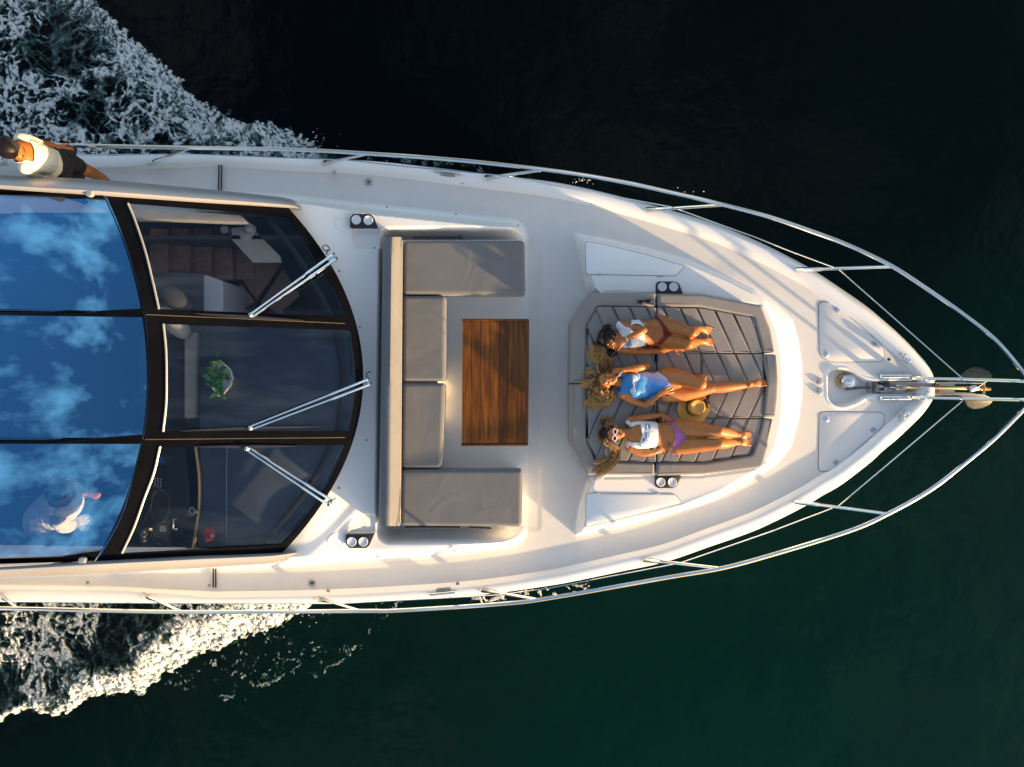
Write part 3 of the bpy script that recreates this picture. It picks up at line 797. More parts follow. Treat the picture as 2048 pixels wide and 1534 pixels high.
yacht.add('roof_beam', beam([(-440, 1172), (-200, 1164), (0, 1155), (195, 1147), (390, 1137), (480, 1131), (547, 1126), (592, 1108)], [(-440, 1145), (-200, 1140), (0, 1134), (195, 1122), (390, 1112), (480, 1109), (547, 1106), (594, 1104)], -1), M['silver'], smooth=60)
for cx, cy, s_ in ((182, 389, 1), (168, 1119, -1)):
    pts = [(cx - 7, cy - 6 * s_), (cx + 7, cy - 6 * s_), (cx + 7, cy + 3 * s_), (cx + 3, cy + 6 * s_), (cx - 3, cy + 6 * s_), (cx - 7, cy + 3 * s_)]
    z_ = zW(cx, cy) + 0.03
    yacht.add('roof_bracket', slab(roundp(P2(pts, z_), 0.01), z_, z_ + 0.035, 0.006), M['silver'])
# cabin sides below the beams
for outer, sg in (([(-440, 345), (0, 366), (300, 386), (560, 406)], 1), ([(-440, 1160), (0, 1146), (300, 1132), (560, 1118)], -1)):
    rows = []
    for a, b in dens(outer, 4):
        z1 = zW(a, 395 if sg > 0 else 1115) - 0.03; top = P(a, b + 3 * sg, z1); bot = Vector((top.x, top.y + 0.06 * sg, ZD - 0.02))
        rows.append([bot, top])
    low = [[r_[0], r_[0] + (r_[1] - r_[0]) * .42] for r_ in rows]; up_ = [[r_[0] + (r_[1] - r_[0]) * .42, r_[1]] for r_ in rows]
    cs = yacht.add('cabin_side', loft(low, sg > 0), M['gel'], smooth=40)
    yacht.add('side_window', loft(up_, sg > 0), M['wglass'], smooth=40)
    for k in (1, 5, 9, 12):
        a, b = up_[min(k, len(up_) - 1)]; yacht.add('window_post', tube([a, b], .03, 6), M['black'])

# wipers: two parallel rods from the foot to the blade carrier, and the blade
def wiper(foot, tip, b0, b1, bow):
    a, b = Vector(foot), Vector(tip); d = (b - a).normalized(); nrm = Vector((-d.y, d.x))
    rods = []
    for s_ in (-1, 1):
        w0 = a + nrm * 5.5 * s_; w1 = b + nrm * 3.2 * s_
        pts = [w0 + (w1 - w0) * t_ for t_ in (0, .08, .3, .34, .7, 1)]
        rods.append(([PZ(p.x, p.y, 0.045 + 0.03 * math.sin(math.pi * t_)) for p, t_ in zip(pts, (0, .08, .3, .34, .7, 1))], [.014, .014, .014, .0095, .0095, .0095]))
    arm = yacht.add('wiper_arm', join(*[tube(p, r_, 8) for p, r_ in rods]), M['chrome'])
    V, F = box(PZ(a.x, a.y, 0.035), 0.03, 0.07, 0.04, X=(d.x, -d.y, 0), bev=0.006)
    yacht.add('wiper_foot', (V, F), M['chrome'], parent=arm)
    yacht.add('wiper_pivot', lathe(PZ(b.x, b.y, 0.02), [(0.026, 0), (0.028, 0.02), (0.024, 0.035), (0.012, 0.045)], 14), M['chrome'], parent=arm)
    for s_ in (-1, 1):
        q_ = a + nrm * 5.5 * s_ - d * 3
        yacht.add('wiper_bolt', lathe(PZ(q_.x, q_.y, 0.05), [(0.011, 0), (0.011, 0.02), (0.006, 0.026)], 10), M['blackm'], parent=arm)
    pts = [(b0[0] + (b1[0] - b0[0]) * k / 10, b0[1] + (b1[1] - b0[1]) * k / 10) for k in range(11)]
    yacht.add('wiper_blade', tube([PZ(p[0], p[1] - bow * math.sin(math.pi * k / 10), 0.012) for k, p in enumerate(pts)], [.004, .009, .012, .014, .016, .018, .016, .014, .012, .009, .004], 6), M['blackm'], parent=arm)
wiper((669, 514), (503, 631), (390, 627), (608, 641), 0)
wiper((738, 764), (502, 856), (362, 862), (642, 853), 2)
wiper((658, 1004), (495, 897), (392, 893), (598, 892), 0)
for pts in ([(652, 510), (655, 503), (659, 497), (652, 490), (645, 494), (650, 501), (660, 500)], [(735, 758), (733, 750), (737, 744), (742, 745)], [(662, 1008), (665, 1000), (672, 996)]):
    yacht.add('washer_hose', tube([P(a, b, zA_fn(P(a, b, 2.7).x, 0) + 0.04 + 0.1) for a, b in pts], 0.005, 6, 5), M['blackm'])

# ------------------------------------------------------------------ rails
def rail(top, wire, posts, name_sgn):
    tp = [P(a, b, z_) for a, b, z_ in top]
    rl = yacht.add('guard_rail', tube(tp, 0.019, 10, 6), M['chrome'])
    yacht.add('lifeline', tube([P(a, b, z_) for a, b, z_ in wire], 0.0065, 6, 1), M['chrome'], parent=rl)
    for a, b in posts:
        A, B = P(*a, 1.99), P(*b, 2.70)
        pts = [A, A + (B - A) * 0.03, A + (B - A) * 0.28, A + (B - A) * 0.30, B]
        yacht.add('stanchion', tube(pts, [.026, .030, .021, .017, .016], 10), M['chrome'], parent=rl)
ZR = 2.72
rail([(-500, 283, ZR), (-200, 286, ZR), (100, 290, ZR), (400, 296, ZR), (580, 299, ZR), (733, 307, ZR), (923, 321, ZR), (1118, 343, ZR), (1246, 364, ZR), (1364, 390, ZR), (1452, 411, ZR), (1539, 434, ZR), (1627, 464, ZR), (1698, 491, ZR), (1783, 532, ZR), (1857, 580, ZR), (1923, 626, ZR), (1992, 681, ZR), (2047, 745, ZR), (2085, 790, ZR + .02), (2090, 762, ZR + .03)][:-2] + [(2064, 763, ZR + .03)],
     [(-300, 312, 2.3), (0, 312, 2.3), (375, 309, 2.3), (690, 320, 2.3), (817, 334, 2.3), (1015, 352, 2.3), (1118, 372, 2.3), (1343, 414, 2.3), (1510, 474, 2.3), (1580, 502, 2.3), (1677, 538, 2.3), (1923, 755, 2.34)],
     [((0, 326), (40, 292)), ((297, 328), (376, 297)), ((645, 327), (731, 308)), ((970, 356), (1081, 340)), ((1292, 420), (1441, 410)), ((1592, 540), (1784, 533)), ((-350, 328), (-270, 288))], 1)
rail([(-500, 1214, ZR), (0, 1217, ZR), (360, 1224, ZR), (715, 1222, ZR), (797, 1221, ZR), (1000, 1208, ZR), (1100, 1196, ZR), (1334, 1155, ZR), (1440, 1137, ZR), (1539, 1111, ZR), (1698, 1062, ZR), (1775, 1028, ZR), (1860, 980, ZR), (1935, 922, ZR), (1992, 874, ZR), (2047, 819, ZR), (2066, 800, ZR + .03)],
     [(-300, 1203, 2.3), (0, 1203, 2.3), (320, 1206, 2.3), (680, 1207, 2.3), (1000, 1190, 2.3), (1100, 1176, 2.3), (1361, 1126, 2.3), (1540, 1064, 2.3), (1677, 1012, 2.3), (1925, 802, 2.34)],
     [((2, 1191), (36, 1218)), ((285, 1188), (360, 1223)), ((634, 1196), (716, 1221)), ((962, 1179), (1077, 1200)), ((1286, 1119), (1441, 1137)), ((1589, 1003), (1776, 1028)), ((-350, 1190), (-270, 1216))], -1)
for a, b, c in (((1825, 757), (1923, 758), (2066, 763)), ((1825, 795), (1923, 797), (2066, 800))):
    A, Mi, B = P(*a, 2.0), P(*b, 2.33), P(*c, ZR + .03)
    pr = yacht.add('pulpit_tube', tube([A, A + (Mi - A) * .02, A + (Mi - A) * .3, A + (Mi - A) * .31, Mi, B], [.026, .030, .026, .017, .018, .019], 10), M['chrome'])
    yacht.add('wire_fitting', lathe(Mi, [(0.016, -0.02), (0.018, 0), (0.016, .02)], 10), M['chrome'], parent=pr)

# ------------------------------------------------------------------ deck fittings
def cups(poly, circles, z_, nm='cup_holder'):
    pn = yacht.add(nm, slab(roundp(P2(poly, z_), 0.016, 3), z_ - 0.03, z_ + 0.008, 0.003, 2), M['blackm'])
    for cx, cy in circles:
        yacht.add('cup_insert', lathe(P(cx, cy, z_), [(0.046, 0.0), (0.046, 0.014), (0.042, 0.016), (0.038, 0.011), (0.020, 0.009), (0.002, 0.009)], 24), M['whitep'], parent=pn)
zc_ = 2.42 + 0.09
cups([(700, 456), (700, 436), (706, 428), (740, 428), (747, 433), (756, 456)], [(713, 440), (737, 441)], zc_)
cups([(692, 1068), (748, 1068), (738, 1092), (732, 1096), (699, 1096), (692, 1088)], [(704, 1083), (727, 1083)], zc_)
cups([(1312, 588), (1312, 568), (1316, 563), (1350, 563), (1358, 567), (1366, 588)], [(1324, 574), (1347, 574)], 2.21)
cups([(1310, 951), (1363, 951), (1352, 973), (1346, 976), (1315, 976), (1310, 971)], [(1321, 964), (1344, 964)], 2.21)
def lid(poly, z_, rnd, hinges, latch=None, nm='hatch_lid', open_=False):
    p = roundp(P2(poly, z_), rnd, 6)
    l = yacht.add(nm, slab(inset(ccw(p), 0.004), z_ - 0.01, z_ + 0.006, 0.003, 2), M['lid'])
    yacht.add('seam', slab(inset(ccw(p), -0.002), z_ - 0.012, z_ + 0.0025), M['seam'], parent=l)
    for cx, cy, ang in hinges:
        c = P(cx, cy, z_ + 0.009)
        yacht.add('hinge', box(c, 0.052, 0.040, 0.008, X=(math.cos(ang), math.sin(ang), 0), bev=0.002), M['hinge'], parent=l)
    if latch:
        c = P(*latch, z_ + 0.005)
        yacht.add('latch', lathe(c, [(0.030, 0), (0.032, 0.006), (0.027, 0.009), (0.024, 0.005), (0.016, 0.005), (0.014, 0.012), (0.004, 0.014)], 20), M['chrome'], parent=l)
M['lid'] = simple('lid_gelcoat', (0.66, 0.65, 0.635), 0.5, var=0.04, scale=3, bmp=0.1, bscale=200)
lid([(1637, 604), (1656, 603), (1675, 612), (1768, 694), (1769, 724), (1660, 724), (1638, 712)], ZD + 0.018, 0.07, [(1674, 620, R(-41)), (1749, 688, R(-41))], (1652, 708))
lid([(1638, 824), (1660, 823), (1769, 824), (1768, 852), (1675, 933), (1656, 943), (1636, 943)], ZD + 0.018, 0.07, [(1672, 925, R(41)), (1747, 860, R(41))], (1652, 838))
M['lidg'] = M['gel']
def side_lid(poly, hinges, z_):
    p = P2(poly, z_)
    V = []; l = yacht.add('locker_lid', slab(inset(ccw(roundp(p, 0.03, 4)), 0.003), z_ - 0.004, z_ + 0.004, 0.002, 2), M['gel'])
    yacht.add('seam', slab(inset(ccw(roundp(p, 0.03, 4)), -0.001), z_ - 0.006, z_ + 0.0015), M['seam'], parent=l)
    for cx, cy in hinges: yacht.add('hinge', box(P(cx, cy, z_ + .005), 0.055, 0.014, 0.008, bev=0.002), M['hinge'], parent=l)
side_lid([(1172, 549), (1352, 552), (1370, 532), (1290, 508), (1205, 488), (1170, 482)], [(1198, 549), (1320, 552)], 2.203)
side_lid([(1172, 986), (1350, 988), (1364, 1006), (1240, 1038), (1170, 1054), (1171, 1040)], [(1194, 987), (1314, 987)], 2.203)
# windlass in its well
wl = yacht.add('windlass', lathe(P(1689, 762, ZD - 0.10), [(0.085, 0), (0.09, 0.03), (0.075, 0.04), (0.055, 0.06), (0.072, 0.10), (0.072, 0.12), (0.05, 0.125)], 28), M['steel'])
yacht.add('windlass_cap', lathe(P(1694, 762, ZD + 0.03), [(0.062, 0), (0.068, 0.02), (0.066, 0.03), (0.05, 0.034), (0.048, 0.03), (0.032, 0.032), (0.03, 0.036), (0.012, 0.037), (0.01, 0.030), (0.002, 0.03)], 28), M['chrome'], parent=wl)
yacht.add('windlass_ring', lathe(P(1684, 762, ZD - 0.07), [(0.070, 0), (0.074, 0.01), (0.072, 0.05), (0.05, 0.06)], 24), M['brass'], parent=wl)
for cx, cy in ((1638.5, 763), (1638.5, 782.5)):
    fs = yacht.add('foot_switch', lathe(P(cx, cy, ZD + 0.02), [(0.036, 0), (0.037, 0.012), (0.030, 0.018), (0.012, 0.019)], 22), M['hinge'])
    yacht.add('switch_arrow', box(P(cx - 2, cy, ZD + 0.041), 0.014, 0.010, 0.004), M['blackm'], parent=fs)
# chain links between windlass and anchor shank
def link(c, ang, vert):
    d = Vector((math.cos(ang), math.sin(ang), 0)); s_ = Vector((0, 0, 1)) if vert else Vector((-d.y, d.x, 0))
    pts = [Vector(c) + d * (0.020 * math.cos(a)) + s_ * (0.013 * math.sin(a)) for a in np.linspace(0, 2 * math.pi, 13)]
    return tube(pts, 0.0055, 6, 1, ref=d.cross(s_), cap=False)
for k in range(11):
    px = 1694 + k * 4.4; py = 778 - 3 * math.sin(k / 10 * 1.5)
    yacht.add('chain_link', link(P(px, py, ZD - 0.03), R(-4), k % 2), M['galv'], parent=wl)
# stem-head channel and rollers carrying the anchor
ch = yacht.add('bow_roller', join(box(P(1822, 775, ZD - 0.075), 0.93, 0.115, 0.02, bev=0.003), box(P(1840, 765, ZD - 0.03), 0.90, 0.008, 0.10), box(P(1840, 786, ZD - 0.03), 0.90, 0.008, 0.10),
               box(P(1915, 766.5, ZD - 0.02), 0.50, 0.012, 0.07, bev=0.002), box(P(1915, 789, ZD - 0.02), 0.50, 0.012, 0.07, bev=0.002)), M['steel'])
for px in (1878, 1968):
    a, b = P(px, 765, ZD - .03), P(px, 791, ZD - .03)
    yacht.add('roller_pin', tube([a, b], 0.012 if px > 1900 else 0.018, 10), M['brass'], parent=ch)
yacht.add('chain_stopper', join(box(P(1751, 775, ZD - .02), 0.014, 0.11, 0.05, bev=.003), box(P(1768, 775, ZD - .02), 0.014, 0.11, 0.05, bev=.003), box(P(1759, 772, ZD), 0.075, 0.03, 0.03, bev=.004), box(P(1760, 783, ZD), 0.08, 0.012, 0.03, bev=.003)), M['steel'], parent=ch)
yacht.add('stopper_pawl', slab(P2([(1762, 766), (1773, 762), (1779, 768), (1776, 774), (1765, 772)], ZD), ZD - .03, ZD + .03, .006), M['blackm'], parent=ch)
for y_ in (752, 795):
    V = [];
    yacht.add('fairlead_bar', slab(roundp(P2([(1755, y_ - 4), (1812, y_ - 4), (1819, y_ - 2), (1819, y_ + 4), (1812, y_ + 6), (1755, y_ + 6)], ZD), 0.01, 3), ZD - 0.01, ZD + 0.075, 0.028, 5), M['chrome'])
for cx, cy, an in ((1809, 717, R(-50)), (1806, 829, R(50))):
    X = Vector((math.cos(an), math.sin(an), 0)); c = P(cx, cy, 2.01)
    cl = yacht.add('bow_cleat', box(c, 0.115, 0.05, 0.02, X=X, bev=.006), M['chrome'])
    for s_ in (-1, 1):
        yacht.add('cleat_horn', box(c + X * (0.036 * s_) + Vector((0, 0, 0.03)), 0.038, 0.052, 0.045, X=X, bev=.010), M['chrome'], parent=cl)
fc = yacht.add('deck_filler', lathe(P(1778, 719, ZD + .01), [(0.028, 0), (0.030, 0.006), (0.022, 0.010), (0.020, 0.008), (0.003, 0.008)], 20), M['chrome'])
yacht.add('filler_hole', lathe(P(1778, 719, ZD + .019), [(0.016, 0), (0.016, 0.003), (0.002, 0.003)], 14), M['blackm'], parent=fc)
for cx, cy in ((737, 364), (624, 1166)):
    fc = yacht.add('deck_filler', lathe(P(cx, cy, ZD + .008), [(0.036, 0), (0.038, 0.006), (0.030, 0.010), (0.028, 0.007), (0.003, 0.008)], 22), M['steel'])
    yacht.add('filler_hole', lathe(P(cx, cy, ZD + .017), [(0.012, 0), (0.012, 0.003), (0.002, 0.003)], 14), M['blackm'], parent=fc)
for cx, cy, an in ((669, 345, -5), (925, 365, -8), (1183, 405, -12), (1429, 474, -20), (175, 1165, 0), (418, 1171, 2), (656, 1181, 2), (1174, 1133, 10), (1422, 1071, 18), (190, 346, 0), (915, 1167, 8)):
    yacht.add('deck_light', lathe(P(cx, cy, ZD + 0.02 + 0.01), [(0.018, 0), (0.016, 0.006), (0.008, 0.008)], 14), M['steel'])
for x_, y0_, y1_ in ((438, 329, 381), (443.5, 329, 381), (426.5, 1137, 1175), (431.5, 1137, 1175)):
    a, b = P(x_, y0_, ZD + .022), P(x_ - (1 if y0_ < 700 else 0), y1_, ZD + .022)
    yacht.add('drain_gap', box((a + b) / 2, (b - a).length, 0.011, 0.012, X=(b - a)), M['blackm'])
# plough anchor stowed on the roller: shank, two flukes, lashing
an_ = Thing('anchor', 'steel plough anchor with two rounded flukes stowed on the bow roller', 'anchor', P(1900, 776, 1.8))
an_.add('shank', tube([P(1790, 775.5, ZD + .0), P(1850, 775.5, ZD + .01), P(1920, 776, ZD + .01), P(1962, 777, 1.86), P(1978, 778, 1.70)], [.016, .018, .022, .026, .022], 8, 4), M['brass'])
for s_, pts in ((1, [(1886, 762), (1905, 757), (1922, 748), (1938, 738), (1955, 733), (1972, 735), (1982, 742), (1983, 750), (1977, 757), (1955, 764), (1925, 768), (1890, 770)]), (-1, [(1887, 787), (1890, 782), (1925, 785), (1955, 789), (1977, 796), (1981, 803), (1979, 811), (1966, 818), (1950, 819), (1936, 813), (1920, 798), (1905, 791)])):
    an_.add('fluke', slab(roundp(P2(pts, 1.70), .012, 3), 1.70, 1.73, .008, 2, dz=lambda x, y: -0.9 * max(0, abs(y + .065) - .03) + .10), M['flukem'], smooth=60)
an_.add('lashing', tube([P(1940, 778, ZD + .035), P(1946, 777, ZD + .04), P(1951, 776, ZD + .03)], [.03, .034, .03], 10), M['whitep'])
an_.add('lashing_cord', tube([P(1951, 778, ZD + .02), P(1975, 761, ZD - .02)], .007, 6), M['cream'])
an_.add('shackle', box(P(1806, 775, ZD + .01), .06, .045, .03, bev=.006), M['steel'])
an_.add('shank_fork', join(box(P(1786, 775, ZD), .07, .012, .02), box(P(1797, 771, ZD), .07, .010, .02), box(P(1797, 779, ZD), .07, .010, .02)), M['chrome'])
# mooring cleats on the gunwale amidships
for pts, cy_ in (([(867, 338), (925, 345), (923, 350), (866, 343)], 1), ([(858, 1185), (914, 1180), (914, 1185), (860, 1191)], -1)):
    cl = yacht.add('side_cleat', slab(roundp(P2(pts, 2.0), 0.01, 3), 2.0, 2.035, 0.01), M['chrome'])
    c = sum((P(a, b, 2.02) for a, b in pts), Vector()) / 4
    yacht.add('cleat_foot', box(c - Vector((0, 0.028 * cy_, 0.02)), 0.15, 0.03, 0.02, X=P(pts[1][0], pts[1][1], 2) - P(pts[0][0], pts[0][1], 2), bev=.004), M['steel'], parent=cl)
# little screw caps on the coaming
for cx, cy in ((749, 496), (774, 414), (912, 428), (1036, 451), (760, 472), (760, 523), (720, 654), (733, 880), (678, 976), (753, 1006), (754, 1056), (755, 1113), (909, 1101), (1027, 1083), (679, 542)):
    w_ = P(cx, cy, 2.5); zq = zdeck(w_.x, w_.y)
    yacht.add('screw_cap', lathe(P(cx, cy, zq), [(0.008, 0), (0.008, 0.006), (0.003, 0.008)], 10), M['blackm'])
# black cushion brackets in the trough beside the sofa
yacht.add('sofa_bracket', join(box(P(876, 475, 2.36), 0.50, 0.022, 0.02), box(P(920, 474, 2.37), 0.04, 0.04, 0.02)), M['blackm'])
yacht.add('sofa_bracket', join(box(P(865, 1053, 2.36), 0.55, 0.020, 0.02), box(P(960, 1055, 2.36), 0.22, 0.016, 0.02, X=(1, -0.05, 0))), M['blackm'])

# ------------------------------------------------------------------ foredeck sofa and table
sofa = Thing('foredeck_sofa', 'taupe U-shaped foredeck sofa with long backrest behind the teak table', 'sofa', P(900, 767, ZD))
ys = np.linspace(474, 1052, 24); rows = []
for i, y_ in enumerate(ys):
    f = (y_ - 474) / 578; xl = 766 - 9 * f; xr = 807 - 3 * f
    e = min(1, min(i, 23 - i) / 1.0 + 0.0); sh = 0 if e >= 1 else 0.06
    w = xr - xl
    row = []
    for u_, z_ in ((0.02, 2.38), (0.0, 2.52), (0.04, 2.68), (0.18, 2.745), (0.42, 2.765), (0.52, 2.75), (0.66, 2.66), (0.82, 2.54), (0.93, 2.44), (0.97, 2.36)):
        k_ = 1 if e >= 1 else 0.86
        row.append(P(xl + w * (0.5 + (u_ - 0.5) * k_), y_, 2.38 + (z_ - 2.38) * (k_)))
    rows.append(row)
V, F = loft(rows, True); F.append(tuple(range(9, -1, -1))); F.append(tuple(23 * 10 + k for k in range(10)))
bk = sofa.add('backrest', (V, F), M['taupe2'], smooth=60)
sofa.add('piping', tube([P(a, b, 2.46) for a, b in ((804, 481), (802, 767), (800, 1046))], 0.007, 6, 4), M['trim'], parent=bk)  # bright piping colour stands for the yellow reflection in this gap
for poly in ([(806, 480), (1049, 480), (1051, 590), (806, 589)], [(806, 591.5), (892, 591.5), (891, 763), (805, 763)], [(805, 766), (890, 766), (886, 900), (882, 936), (803, 936)], [(803, 939), (1046, 939.5), (1044, 1054), (801, 1052)]):
    rp_ = roundp(P2(poly, 2.40), 0.05, 5)
    sc_ = sofa.add('seat_cushion', slab(rp_, 2.25, 2.405, 0.035, 4, flat_ring=.012), M['taupe2'], smooth=60)
    lp_ = inset(ccw(rp_), 0.012); sofa.add('piping', tube([Vector((a, b, 2.393)) for a, b in lp_ + lp_[:1]], .0035, 6), M['greyfab'], parent=sc_)
sofa.add('seat_base', join(slab(P2([(800, 482), (1040, 482), (1040, 586), (800, 586)], 2.2), ZD, 2.255), slab(P2([(800, 588), (880, 588), (872, 934), (798, 934)], 2.2), ZD, 2.255), slab(P2([(798, 944), (1034, 944), (1034, 1048), (798, 1048)], 2.2), ZD, 2.255)), M['gel'])

tab = Thing('foredeck_table', 'varnished teak table with dark and light planks in front of the sofa', 'table', P(990, 767, ZD))
ZT = 2.36
edges = [925, 943.5, 961.5, 979.5, 998.5, 1016, 1037, 1056]
for i in range(7):
    a, b = edges[i] + .35, edges[i + 1] - .35
    tab.add('plank', slab(P2([(a, 643), (b, 643), (b - 1.5, 886), (a - 1.5, 886)], ZT), ZT - 0.03, ZT + 0.0005 * (i % 3), 0.0008, 1), M['teak'])
for y_, s_ in ((637.5, 1), (887, -1)):
    tab.add('end_rail', slab(roundp(P2([(924 - (y_ > 700) * 2, y_), (1057.5 - (y_ > 700) * 2, y_), (1057.5 - (y_ > 700) * 2, y_ + 5), (924 - (y_ > 700) * 2, y_ + 5)], ZT), 0.012, 3), ZT - 0.034, ZT + 0.004, 0.006, 2), M['teak'])
tab.add('edge_lip', slab(P2([(1056, 640), (1058.5, 640), (1056.5, 890), (1054.5, 890)], ZT), ZT - 0.03, ZT + 0.004, 0.003, 2), M['teak'])
tab.add('core_board', slab(P2([(927, 640), (1055, 640), (1053, 890), (925, 890)], ZT), ZT - 0.034, ZT - 0.008), M['navy'])
tab.add('pedestal', lathe(P(990, 765, ZD), [(0.16, 0.0), (0.16, 0.02), (0.05, 0.03), (0.045, ZT - ZD - 0.05), (0.12, ZT - ZD - 0.034)], 20), M['chrome'])

# ------------------------------------------------------------------ sun pad with chevron quilting
pad = Thing('sun_pad', 'taupe chevron quilted sun pad with broad border cushions on the foredeck', 'sun pad', P(1345, 767, 2.2))
INNER = [(1195, 614), (1312, 616), (1401, 617), (1504, 636), (1518, 686), (1523, 707), (1530, 765), (1523, 834), (1519, 855), (1502, 907), (1407, 923), (1313, 923), (1193, 920), (1175, 881), (1174, 767), (1174, 725), (1175, 653)]
def clip(poly, a, b, c):       # keep a*x + b*y <= c
    out = []
    for i in range(len(poly)):
        p, q = poly[i - 1], poly[i]
        dp, dq = a * p[0] + b * p[1] - c, a * q[0] + b * q[1] - c
        if (dp <= 0) != (dq <= 0):
            t_ = dp / (dp - dq); out.append((p[0] + (q[0] - p[0]) * t_, p[1] + (q[1] - p[1]) * t_))
        if dq <= 0: out.append(q)
    return out
def clip_convex(poly, conv):
    cv = conv if area(conv) > 0 else conv[::-1]
    for i in range(len(cv)):
        p, q = cv[i], cv[(i + 1) % len(cv)]
        ex, ey = q[0] - p[0], q[1] - p[1]
        poly = clip(poly, ey, -ex, ey * p[0] - ex * p[1])
        if len(poly) < 3: return []
    return poly
INNER2 = inset(ccw(INNER), -2.2)
pieces = []
for k in range(-4, 16):
    xa, xb = 1530 - 33.6 * k, 1530 - 33.6 * (k + 1)
    for sg in (-1, 1):
        ye = 767 + sg * 170
        st_ = [(xb, 767), (xa, 767), (xa - 0.465 * 170, ye), (xb - 0.465 * 170, ye)]
        st_ = clip_convex(st_, INNER2)
        if len(st_) < 3: continue
        for (lo, hi) in ((0, 1312.6), (1313.8, 9999)):
            q_ = clip(clip(st_, 1, 0, hi), -1, 0, -lo)
            if len(q_) < 3: continue
            ins = clip(clip(clip(q_, -1, 0, -1403), 0, 1, 836), 0, -1, -707)
            if len(ins) >= 3 and abs(area(ins)) > 12:
                pieces.append(ins)
                a_ = clip(q_, 0, 1, 706.2)
                c_ = clip(q_, 0, -1, -836.8)
                b_ = clip(clip(clip(q_, 1, 0, 1402), 0, -1, -706.2), 0, 1, 836.8)
                pieces += [z_ for z_ in (a_, b_, c_) if len(z_) >= 3]
            else: pieces.append(q_)
ZP = 2.42
for q_ in pieces:
    q2 = []
    for p in q_:
        if not q2 or math.hypot(p[0] - q2[-1][0], p[1] - q2[-1][1]) > 0.6: q2.append(p)
    if len(q2) > 2 and math.hypot(q2[0][0] - q2[-1][0], q2[0][1] - q2[-1][1]) < 0.6: q2.pop()
    if len(q2) < 3 or abs(area(q2)) < 14: continue
    w_ = inset(ccw(P2(q2, ZP)), 0.0016)
    if area(w_) <= 0: continue
    pad.add('quilted_panel', slab(roundp(w_, 0.012, 2), 2.30, ZP, 0.012, 3, flat_ring=.004), M['taupe'], smooth=60)
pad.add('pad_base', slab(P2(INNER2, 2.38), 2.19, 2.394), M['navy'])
bor = [
    [(1142, 766), (1144, 641), (1178, 585.5), (1311.3, 584.5), (1311.3, 613), (1194, 611), (1172, 652), (1171, 766)],
    [(1142, 768.5), (1171, 768.5), (1172, 882), (1191, 923), (1309, 926), (1309, 951), (1174, 950), (1143, 890)],
    [(1315, 587), (1401, 588.5), (1523, 611), (1542, 660), (1549, 705), (1526, 705), (1521, 685), (1507, 634), (1401, 614), (1315, 613)],
    [(1526, 708.5), (1552, 708.5), (1557, 757), (1555, 800), (1551, 834.5), (1526, 834.5), (1533, 765)],
    [(1526, 837.5), (1547, 837.5), (1535, 895), (1527, 929), (1520, 936), (1407, 949.5), (1313, 951.5), (1313, 926), (1407, 926), (1504, 910), (1522, 856)]]
for q_ in bor:
    pad.add('border_cushion', slab(roundp(P2(q_, 2.42), 0.022, 3), 1.97, 2.430, 0.022, 4, flat_ring=.008), M['taupe'], smooth=60)

# ------------------------------------------------------------------ hat, sunglasses on the pad
def hat():
    c = P(1386, 816, ZP + 0.015)
    h = Thing('straw_hat', 'yellow straw sun hat with black ribbon lying on the sun pad', 'hat', c)
    V, F = lathe(c, [(0.155, 0.0), (0.160, 0.012), (0.150, 0.016), (0.10, 0.012), (0.075, 0.014), (0.07, 0.004), (0.15, -0.002)], 40)
    V = [Vector(v) + Vector((0, 0, 0.010 * math.sin(3 * math.atan2(v[1] - c.y, v[0] - c.x)) * (Vector((v[0] - c.x, v[1] - c.y)).length / .16) ** 2)) for v in V]
    h.add('brim', (V, F), M['straw'], smooth=60)
    oc = c + Vector((0.018, 0.012, 0))
    V, F = lathe(oc, [(0.086, 0.004), (0.084, 0.05), (0.078, 0.095), (0.068, 0.108), (0.05, 0.104), (0.03, 0.094), (0.002, 0.090)], 36)
    h.add('crown', (V, F), M['straw'], smooth=60)
    h.add('ribbon', lathe(oc, [(0.0845, 0.010), (0.089, 0.012), (0.088, 0.040), (0.084, 0.042)], 36), M['shorts'])
    for a0, ln in ((20, .075), (45, .085), (-5, .06), (-35, .075), (65, .05), (8, .08)):
        d = Vector((math.cos(R(a0)), math.sin(R(a0)), 0)); s_ = oc + Vector((0.072, 0.03, 0.03))
        h.add('ribbon_tail', tube([s_, s_ + d * ln * .5 + Vector((0, 0, .018)), s_ + d * ln], [.006, .017, .005], 8, 3, flat=.3), M['shorts'])
hat()
def shades(name, label, c, X, U, mat_fr, mat_l, w=0.135, temples=True, parent_t=None):
    """glasses: X across, U up the face, lens planes facing X x U"""
    c, X, U = Vector(c), Vector(X).normalized(), Vector(U).normalized(); Fw = X.cross(U)
    t_ = parent_t or Thing(name, label, 'sunglasses', c)
    for s_ in (-1, 1):
        lc = c + X * (s_ * w * 0.25)
        loop = [lc + X * (w * .205 * math.cos(a)) + U * (w * .150 * math.sin(a)) - Fw * (0.004 * abs(math.cos(a))) for a in np.linspace(0, 2 * math.pi, 21)]
        t_.add('rim', tube(loop, 0.0058, 6, 1, ref=Fw, cap=False), mat_fr)
        t_.add('lens', ball(lc, w * .19, w * .135, 0.004, X, U, Fw, 16, 6), mat_l)
        if temples: t_.add('temple', tube([lc + X * (s_ * w * .23) + U * .004, lc + X * (s_ * w * .26) - Fw * 0.03, lc + X * (s_ * w * .24) - Fw * 0.10], .004, 6, 3), mat_fr)
    t_.add('bridge', tube([c - X * w * .07 + U * .006, c + U * .009, c + X * w * .07 + U * .006], .005, 6, 3), mat_fr)
    return t_
shades('sunglasses', 'black sunglasses lying on the border of the sun pad', P(1289, 603, 2.450), (1, 0.10, 0), (0.02, 0.6, 0.8), M['blackm'], M['lens'], 0.125)

